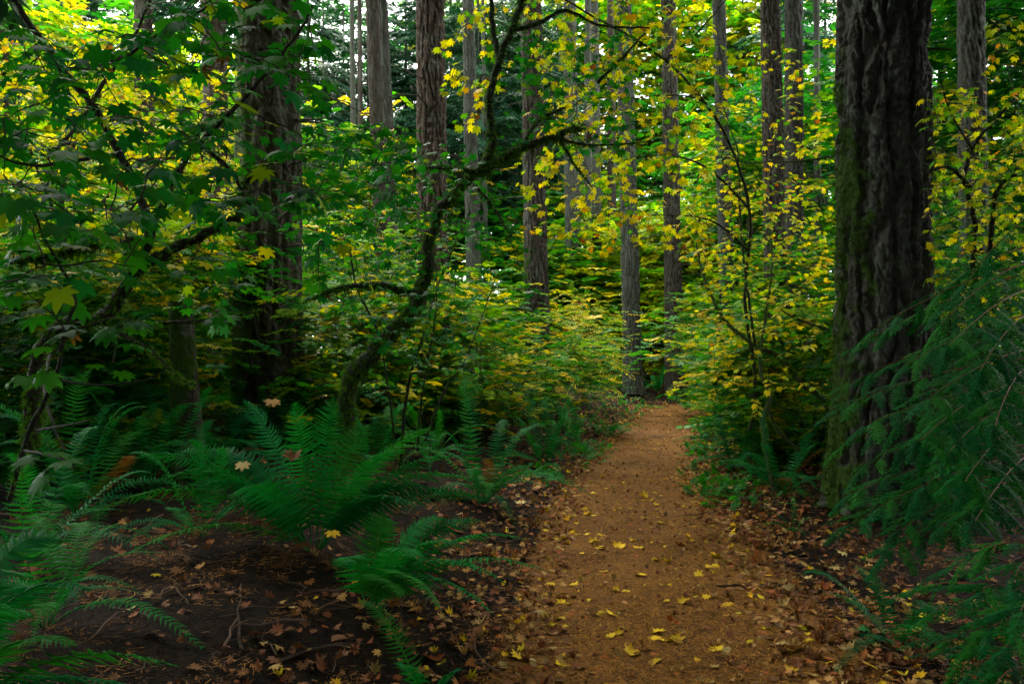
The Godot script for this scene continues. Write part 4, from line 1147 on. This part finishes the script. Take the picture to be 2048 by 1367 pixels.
# ---------------------------------------------------------------- ferns
func ferns() -> void:
	# the large one, frond by frond: tip px, py, d; how far it bows upward
	var d0 := 4.7
	var foot := Vector3((628.0 - 1024.0) / FOCAL * d0, 0, -d0)
	foot.y = ground_y(foot.x, foot.z) + 0.02
	var t := thing("sword_fern", "large sword fern with long arching fronds at the trail's edge", "fern", foot)
	rng.seed = 600
	var k := 0
	for f in [[668, 795, 4.35, 0.2], [588, 805, 4.35, 0.2], [490, 800, 4.7, 0.3], [862, 855, 4.7, 0.3], [920, 912, 4.5, 0.35], [948, 958, 4.3, 0.4], [985, 1000, 4.4, 0.35], [190, 1025, 4.3, 0.5], [270, 915, 4.6, 0.4], [320, 960, 4.5, 0.45], [420, 900, 4.9, 0.35], [250, 1110, 4.0, 0.35], [460, 990, 4.1, 0.35], [350, 905, 5.0, 0.4], [390, 980, 4.4, 0.4], [740, 850, 5.1, 0.3], [830, 1010, 4.2, 0.35], [800, 900, 4.5, 0.3], [890, 985, 4.3, 0.38]]:
		var tip := at(f[0], f[1], f[2]) - foot
		var mid := tip * 0.5 + Vector3(0, f[3] * 0.9, 0)
		var o := part("frond", frond_mesh(Vector3(tip.x, 0, tip.z).normalized() * 0.04, mid, tip, 0.16, 35, 700 + k, 0.1, 0.5), fern_mat(k % 4), t)
		k += 1
	for f in [[735, 1190, 4.2, 0.1], [560, 1130, 4.2, 0.15], [420, 1040, 4.6, 0.15]]:
		var tip := at(f[0], f[1], f[2]) - foot
		part("withered_frond", frond_mesh(Vector3.ZERO, tip * 0.5 + Vector3(0, f[3], 0), tip, 0.06, 30, 730 + k, -0.4), leaf_mat("withered_fern", Color(0.13, 0.05, 0.018), 0.8), t)
		k += 1
	foot = spot(735, 4.0)
	t = thing("sword_fern", "bright sword fern with flat overlapping fronds spilling onto the trail", "fern", foot)
	for f in [[1098, 1142, 3.7, 0.28], [985, 1225, 3.35, 0.3], [1052, 1078, 3.95, 0.3], [880, 1215, 3.3, 0.3], [930, 1095, 3.9, 0.3], [1010, 1165, 3.5, 0.32], [900, 1040, 4.2, 0.3], [800, 1190, 3.4, 0.2], [840, 1120, 3.6, 0.3], [960, 1040, 4.2, 0.25], [690, 1130, 3.7, 0.25], [780, 1040, 4.3, 0.3]]:
		var tip := at(f[0], f[1], f[2]) - foot
		part("frond", frond_mesh(Vector3(tip.x, 0, tip.z).normalized() * 0.04, tip * 0.5 + Vector3(0, f[3], 0), tip, 0.13, 29, 740 + k, 0.05, 0.4), fern_mat([1, 3, 1, 0][k % 4]), t)
		k += 1
	# fronds that come in from beside the viewpoint
	foot = Vector3(-1.75, 0, -2.35)
	foot.y = ground_y(foot.x, foot.z)
	t = thing("sword_fern", "dark sword fern with a broad frond bending over bare soil", "fern", foot)
	for f in [[180, 1180, 2.2, 0.35], [355, 1330, 2.3, 0.25], [120, 1080, 2.5, 0.4], [60, 1230, 2.0, 0.3], [300, 1380, 2.1, 0.2], [150, 1290, 2.3, 0.25], [-60, 1000, 2.6, 0.4], [90, 1180, 2.6, 0.3]]:
		var tip := at(f[0], f[1], f[2]) - foot
		part("frond", frond_mesh(Vector3(0.02, 0, 0), tip * 0.5 + Vector3(0, f[3], 0), tip, 0.12, 32, 760 + k, 0.1, 0.45), fern_mat(k % 4), t)
		k += 1
	foot = spot(860, 3.2)
	t = thing("sword_fern", "small sword fern with one frond lying along the trail's edge", "fern", foot)
	for f in [[915, 1340, 3.15, 0.08], [720, 1200, 3.5, 0.2], [800, 1330, 3.0, 0.12]]:
		var tip := at(f[0], f[1], f[2]) - foot
		part("frond", frond_mesh(Vector3(-0.02, 0, 0), tip * 0.5 + Vector3(0, f[3], 0), tip, 0.075, 30, 790 + k), fern_mat(k % 4), t)
		k += 1
	# the others
	var list := [
		["sword fern with finely cut fronds leaning over the trail's edge", 965, 7.0, 0.95, 20], ["low fern under the slim maple stems", 860, 8.2, 0.75, 15], ["fern half hidden under the leaning mossy trunk", 745, 7.8, 0.8, 16],
		["fern at the trail's edge below the small-leaved shrubs", 1090, 9.4, 0.8, 15], ["small fern on the outer verge before the trail bends", 1215, 13.2, 0.75, 14], ["fern between yellow shrubs and the trail", 1150, 11.4, 0.75, 14],
		["dark evergreen fern at the very end of the visible trail", 1315, 21.5, 0.9, 14], ["fern spilling onto the trail from the huge trunk's side", 1470, 9.6, 0.8, 16], ["fern clump near the foot of the huge furrowed trunk", 1560, 7.8, 0.8, 16],
		["fern under the sprawling vine maple by the trail", 1420, 12.0, 0.7, 13], ["tiny fern pressed against the huge trunk's roots", 1585, 6.3, 0.3, 7],
		["dark fern beside the mossy snag", 300, 6.4, 0.85, 16], ["dark fern behind the mossy snag", 420, 7.6, 0.95, 16], ["broad dark fern beneath the green vine maple", 160, 5.4, 0.9, 18], ["shadowed fern under the low maple shoot", 60, 4.2, 0.75, 16], ["fern in front of the thick mossy trunk", 470, 8.6, 0.8, 14], ["fern tucked between the mossy trunk and the leaning maple", 560, 8.8, 0.7, 12], ["fern below the golden vine maple", 230, 8.0, 1.1, 16],
		["fern in the near undergrowth before the bare soil", 90, 3.3, 0.7, 14], ["small fern between the large sword fern and the snag", 400, 4.9, 0.6, 11], ["low fern frond clump under the cedar sapling", 1800, 3.9, 0.55, 9], ["fern in deep shade behind the cedar sapling", 1930, 6.0, 0.9, 14]]
	var s := 820
	for f in list:
		fern("sword_fern", f[0], spot(f[1], f[2]), f[3], f[4], s)
		s += 1

# ---------------------------------------------------------------- what lies on the ground
func lay(o: Node3D, x: float, z: float, size: float, lift := 0.012, tilt := 0.22) -> void:
	o.transform = Transform3D(Basis(Vector3.UP, rng.randf() * TAU) * Basis(Vector3.RIGHT, rng.randf_range(-tilt, tilt)) * Basis(Vector3.BACK, rng.randf_range(-tilt, tilt)) * Basis.from_scale(Vector3.ONE * size), Vector3(x, ground_y(x, z) + lift, z))

func litter() -> void:
	rng.seed = 900
	# needles: small patches of many slivers, scattered over the trail and thinner beside it
	var kit := []
	for q in 4:
		var b := Build.new()
		for k in 90:
			var o := Vector3(rng.randf_range(-0.16, 0.16), rng.randf_range(0.0, 0.006), rng.randf_range(-0.16, 0.16))
			var a := rng.randf() * TAU
			var d := Vector3(cos(a), rng.randf_range(-0.12, 0.16), sin(a)) * rng.randf_range(0.010, 0.022)
			var w := Vector3(-sin(a), 0, cos(a)) * rng.randf_range(0.0010, 0.0023)
			var g := rng.randf_range(0.35, 1.4)
			var c := Color(0.42, 0.195, 0.028).lerp(Color(0.08, 0.034, 0.012), rng.randf()) * g
			var i0 := b.vert(o - d - w, c); var i1 := b.vert(o - d + w, c); var i2 := b.vert(o + d + w * 0.6, c); var i3 := b.vert(o + d - w * 0.6, c)
			b.quad(i0, i1, i2, i3)
		kit.append(b.mesh())
	var bed := Node3D.new()
	bed.name = "fallen_needles"
	add_child(bed)
	tag(bed, "orange-brown conifer needles strewn over the dirt trail", "needles", "", "stuff")
	for q in 4:
		var xf := []; var cs := []
		for k in 4200:
			var z := -2.3 - 18.0 * pow(rng.randf(), 1.7)
			var x := rng.randf_range(-3.2, 4.5) if rng.randf() < 0.10 else 1e9
			if x > 1e8:
				var c := 0.0
				for j in trail.size() - 1:
					if trail[j].y >= z and trail[j + 1].y < z:
						c = lerpf(trail[j].x, trail[j + 1].x, (z - trail[j].y) / (trail[j + 1].y - trail[j].y))
				x = c + rng.randf_range(-0.75, 0.85)
			if rng.randf() > 0.6 + 1.1 * rough_noise.get_noise_2d(x * 55.0 + 200.0, z * 40.0): continue
			xf.append(Transform3D(Basis(Vector3.UP, rng.randf() * TAU), Vector3(x, ground_y(x, z) + 0.008, z)))
			cs.append(Color.WHITE * rng.randf_range(0.6, 1.25))
		mass("needles", kit[q], leaf_mat("needle_litter", Color.WHITE, 0.7, Color.BLACK), xf, cs, bed)
	# leaves: meshes that lie, some curled
	var flat := []
	for k in 6: flat.append(maple_leaf([5, 7, 9, 7, 5, 3][k], 0.6 + 0.04 * k, 0.35 - 0.22 * (k % 4), 0.3 * (k % 4) - 0.35, 930 + k, [Color.WHITE, Color(1.0, 0.75, 0.6), Color.WHITE, Color(0.8, 0.5, 0.5), Color.WHITE, Color(0.6, 0.4, 0.4)][k]))
	var curled := []
	for k in 4: curled.append(maple_leaf([7, 5, 9, 3][k], 0.66, [-0.8, 0.9, -0.5, 0.6][k], [0.9, -0.4, -0.9, 0.8][k], 950 + k))
	var yellow := Color(0.62, 0.43, 0.012); var tan_ := Color(0.33, 0.20, 0.06); var brown := Color(0.17, 0.075, 0.03); var pale := Color(0.5, 0.4, 0.15); var rust := Color(0.3, 0.1, 0.025)
	# the ones that stand out
	for h in [[1180, 1203, 0.085, yellow, "bright yellow maple leaf standing on edge at the trail's middle"], [1335, 1285, 0.10, yellow, "brightest yellow maple leaf, curled up at one side on the trail"], [1258, 1313, 0.11, yellow, "large ragged yellow leaf lying flat on needles"], [1258, 1186, 0.10, yellow, "crumpled yellow leaf pair with one raised tip on the trail"], [1415, 1199, 0.075, yellow, "lobed yellow leaf lying alone near the trail's middle"],
			[1450, 1305, 0.10, pale, "pale tan maple leaf with long stalk on the trail"], [1740, 1336, 0.11, yellow, "golden leaf lying on dark soil by the cedar seedling"], [588, 1220, 0.11, pale, "pale yellow lobed leaf with holes on the dark soil"], [1520, 1130, 0.13, rust, "big rust-brown curled leaf at the trail's margin"], [1497, 1228, 0.085, tan_, "folded tan-yellow leaf among brown litter"], [1040, 1318, 0.10, yellow, "yellow leaf half under tan leaves at the trail's edge"],
			[1720, 1262, 0.10, Color(0.02, 0.15, 0.03), "fresh green leaf fallen among brown litter"], [1765, 1270, 0.11, tan_, "tan maple leaf beside the fresh green leaf"], [552, 1305, 0.12, Color(0.26, 0.15, 0.04), "ochre maple leaf on the dark soil"], [680, 1285, 0.13, brown, "dark brown wrinkled leaf under the fern"], [260, 1225, 0.09, pale, "pale green-yellow oval leaf on black soil"], [1125, 1238, 0.085, Color(0.5, 0.3, 0.02), "orange-yellow torn leaf at the trail's edge"]]:
		var d: float = (EYE - 0.02) * FOCAL / (h[1] - 690.0)
		for it in 4:
			var gx: float = (h[0] - 1024.0) / FOCAL * d
			d = (EYE - ground_y(gx, -d)) * FOCAL / (h[1] - 690.0)
		var o := MeshInstance3D.new()
		o.name = numbered("fallen_leaf")
		var up: bool = h[4].contains("curled") or h[4].contains("folded") or h[4].contains("edge at")
		o.mesh = curled[rng.randi() % 4] if up else flat[rng.randi() % 6]
		o.material_override = leaf_mat("litter_%d" % int(h[3].r * 1000 + h[3].g * 100), h[3], 0.6, Color(0.3, 0.3, 0.15))
		add_child(o)
		tag(o, h[4], "leaf", "single leaves that stand out on the ground")
		lay(o, (h[0] - 1024.0) / FOCAL * d, -d, h[2] * 0.62, 0.02, 0.35)
	var sets := [["yellow", yellow, "yellow maple leaf lying on the needle-covered trail"], ["tan", tan_, "dull tan maple leaf in the litter along the trail"], ["brown", brown, "dark brown dry leaf in the litter along the trail"], ["pale", pale, "pale yellow-tan leaf in the litter along the trail"], ["rust", rust, "rust-coloured dry leaf in the litter along the trail"]]
	for k in 280:
		var d := lerpf(3.3, 9.0, pow(rng.randf(), 1.3))
		var on := rng.randf() < 0.36
		var s: Array = sets[0] if on else sets[[1, 1, 2, 3, 4, 2][rng.randi() % 6]]
		var c := 0.0
		for j in trail.size() - 1:
			if trail[j].y >= -d and trail[j + 1].y < -d:
				c = lerpf(trail[j].x, trail[j + 1].x, (-d - trail[j].y) / (trail[j + 1].y - trail[j].y))
		var side := 1.0 if rng.randf() < 0.6 else -1.0
		var x := c + (rng.randf_range(-0.65, 0.65) if on else side * (0.5 + absf(rng.randfn()) * 0.55))
		var o := MeshInstance3D.new()
		o.name = numbered("fallen_leaf")
		o.mesh = curled[rng.randi() % 4] if rng.randf() < 0.14 else flat[rng.randi() % 6]
		var tone: float = [0.75, 1.0, 1.2][k % 3]
		o.material_override = leaf_mat("litter_%s_%d" % [s[0], k % 3], s[1] * tone, 0.65, Color(0.3, 0.3, 0.15))
		add_child(o)
		tag(o, s[2], "leaf", s[0] + " leaves fallen along the trail")
		lay(o, x, -d, rng.randf_range(0.035, 0.08), 0.015, 0.28)
	var rest := Node3D.new()
	rest.name = "leaf_litter"
	add_child(rest)
	tag(rest, "layer of small tan, brown and yellow leaves covering the forest floor", "leaf litter", "", "stuff")
	for q in 4:
		var xf := []; var cs := []
		for k in 5600:
			var z := -2.0 - 22.0 * pow(rng.randf(), 1.5)
			var x := rng.randf_range(-5.5, 6.5)
			if rng.randf() < 0.6:
				for j in trail.size() - 1:
					if trail[j].y >= z and trail[j + 1].y < z:
						x = lerpf(trail[j].x, trail[j + 1].x, (z - trail[j].y) / (trail[j + 1].y - trail[j].y)) + (1.0 if rng.randf() < 0.6 else -1.0) * (0.85 + rng.randfn() * 0.45)
			var e := absf(trail_offset(x, z).x)
			if e < 0.55 and rng.randf() < 0.4: continue
			if e > 2.6 and rng.randf() < 0.4: continue
			var size := rng.randf_range(0.016, 0.05) if e > 0.5 else rng.randf_range(0.012, 0.035)
			xf.append(Transform3D(Basis(Vector3.UP, rng.randf() * TAU) * Basis(Vector3.RIGHT, rng.randf_range(-0.5, 0.5)) * Basis(Vector3.BACK, rng.randf_range(-0.4, 0.4)) * Basis.from_scale(Vector3.ONE * size), Vector3(x, ground_y(x, z) + 0.012 + rng.randf() * 0.012, z)))
			cs.append(jitter(brown if e > 1.5 and rng.randf() < 0.7 else [tan_, brown, tan_, brown, yellow if rng.randf() < 0.5 else brown, brown, tan_, rust, brown][rng.randi() % 9]))
		mass("leaves", [flat[1], curled[0], flat[2], curled[2]][q], leaf_mat("loose_litter", Color.WHITE, 0.7, Color(0.3, 0.3, 0.15)), xf, cs, rest)
	# broken twigs in the duff
	var bit := Build.new()
	bit.tube(PackedVector3Array([Vector3(-0.5, 0, 0), Vector3(-0.15, 0.03, 0.04), Vector3(0.2, 0.0, -0.03), Vector3(0.5, 0.03, 0.02)]), 0.022, 0.012, 5, Color.WHITE, 0.1)
	bit.tube(PackedVector3Array([Vector3(0.1, 0, -0.02), Vector3(0.25, 0.06, 0.1), Vector3(0.38, 0.05, 0.2)]), 0.012, 0.006, 4, Color.WHITE, 0.1)
	var tx := []; var tc := []
	for k in 1500:
		var z := -2.0 - 12.0 * pow(rng.randf(), 1.5)
		var x := rng.randf_range(-4.5, 5.0)
		if absf(trail_offset(x, z).x) < 0.8: continue
		tx.append(Transform3D(Basis(Vector3.UP, rng.randf() * TAU) * Basis(Vector3.BACK, rng.randf_range(-0.2, 0.2)) * Basis.from_scale(Vector3.ONE * rng.randf_range(0.06, 0.32)), Vector3(x, ground_y(x, z) + 0.01, z)))
		tc.append(jitter(Color(0.09, 0.06, 0.038)))
	mass("twigs", bit.mesh(), leaf_mat("twig_debris", Color.WHITE, 0.85, Color.BLACK), tx, tc, rest)
	# leaves caught on the large fern
	for h in [[590, 908, 4.33, 0.12, brown, "curled brown leaf caught on an upright frond of the large fern", 0.9], [545, 800, 4.5, 0.11, tan_, "tan maple leaf resting on the tip of the large fern", 0.5], [486, 926, 4.4, 0.10, pale, "pale yellow leaf lying on a side frond of the large fern", 0.6], [665, 1062, 4.2, 0.10, yellow, "yellow leaf resting at the base of the large fern", 0.3]]:
		var o := MeshInstance3D.new()
		o.name = numbered("fallen_leaf")
		o.mesh = curled[0] if h[4] == brown else flat[1]
		o.material_override = leaf_mat("litter_%d" % int(h[4].r * 1000 + h[4].g * 100), h[4], 0.6, Color(0.3, 0.3, 0.15))
		add_child(o)
		tag(o, h[5], "leaf", "leaves caught on the large fern")
		o.transform = Transform3D(Basis(Vector3.UP, rng.randf_range(-0.6, 0.6)) * Basis(Vector3.RIGHT, h[6]) * Basis.from_scale(Vector3.ONE * h[3] * 0.62), at(h[0], h[1], h[2]))
	# low green plants along the verge
	var herbs := Node3D.new()
	herbs.name = "ground_cover"
	add_child(herbs)
	tag(herbs, "low bright green ground cover in patches along both trail edges", "ground cover", "", "stuff")
	var hx := []; var hc := []
	for p in [[1165, 912, 0.5, 130], [1430, 985, 0.5, 170], [1395, 905, 0.45, 120], [1240, 868, 0.5, 90], [1290, 835, 0.7, 90], [1480, 940, 0.7, 150], [1390, 850, 0.7, 90], [1080, 960, 0.3, 50], [1250, 815, 0.8, 100]]:
		var d: float = EYE * FOCAL / (p[1] - 690.0)
		for k in p[3]:
			var x: float = (p[0] - 1024.0) / FOCAL * d + rng.randfn() * p[2] * 0.55
			var z: float = -d + rng.randfn() * p[2]
			if absf(trail_offset(x, z).x) < 0.5: continue
			hx.append(Transform3D(Basis(Vector3.UP, rng.randf() * TAU) * Basis(Vector3.RIGHT, rng.randf_range(-0.9, 0.0)) * Basis.from_scale(Vector3.ONE * rng.randf_range(0.07, 0.16)), Vector3(x, ground_y(x, z) + rng.randf() * 0.07, z)))
			hc.append(jitter(Color(0.025, 0.18, 0.02)))
	mass("herbs", spray_kit[0][1], leaf_mat("leaves", Color.WHITE), hx, hc, herbs)
	# sticks
	var sticks := [[1590, 1140, 1.0, 0.12, 0.011, "long bare twig lying across the leaf litter by the trail"], [1640, 1180, 0.8, -0.5, 0.009, "broken twig pointing at the cedar sapling"], [1500, 985, 0.45, 0.7, 0.03, "short thick broken stick leaning on litter by the verge"], [1390, 1010, 0.6, 0.05, 0.01, "thin stick lying along the verge"], [870, 1065, 0.7, 0.1, 0.007, "pale thin twig beneath the large sword fern"], [600, 1180, 0.5, -0.4, 0.006, "thin dark twig on black soil under the fern"], [640, 1340, 0.5, 0.9, 0.008, "forked twig on the needle-strewn soil"], [1820, 1240, 0.8, 0.1, 0.008, "twig resting among shaded litter under the cedar"], [1110, 970, 0.5, 0.3, 0.012, "dark stick at the verge by the finely cut fern"], [480, 1310, 0.7, 1.9, 0.007, "upright-leaning bare twig in the dark soil"]]
	for s in sticks:
		var d: float = (EYE - 0.1) * FOCAL / (s[1] - 690.0)
		var x: float = (s[0] - 1024.0) / FOCAL * d
		var l: float = s[2]
		var pts := PackedVector3Array()
		for k in 7:
			var u := k / 6.0 - 0.5
			var p := Vector3(cos(s[3]) * u * l, 0, -sin(s[3]) * u * l) + Vector3(rng.randf_range(-1, 1), 0, rng.randf_range(-1, 1)) * 0.02 * l
			p.y = ground_y(x + p.x, -d + p.z) + s[4] * 1.2 - ground_y(x, -d)
			pts.append(p)
		var b := Build.new()
		b.tube(pts, s[4], s[4] * 0.5, 7, Color(0.09, 0.065, 0.045), 0.12)
		var side_pts := PackedVector3Array([pts[3], pts[3] + Vector3(0.06, 0.03, 0.05) * l * 2.0, pts[3] + Vector3(0.15, 0.035, 0.08) * l * 2.0])
		b.tube(side_pts, s[4] * 0.5, s[4] * 0.25, 5, Color(0.09, 0.065, 0.045), 0.1)
		var o := part(numbered("fallen_stick"), b.mesh(), bark_mat("bark", Color.WHITE), self)
		o.position = Vector3(x, ground_y(x, -d), -d)
		tag(o, s[5], "stick", "sticks lying on the ground")
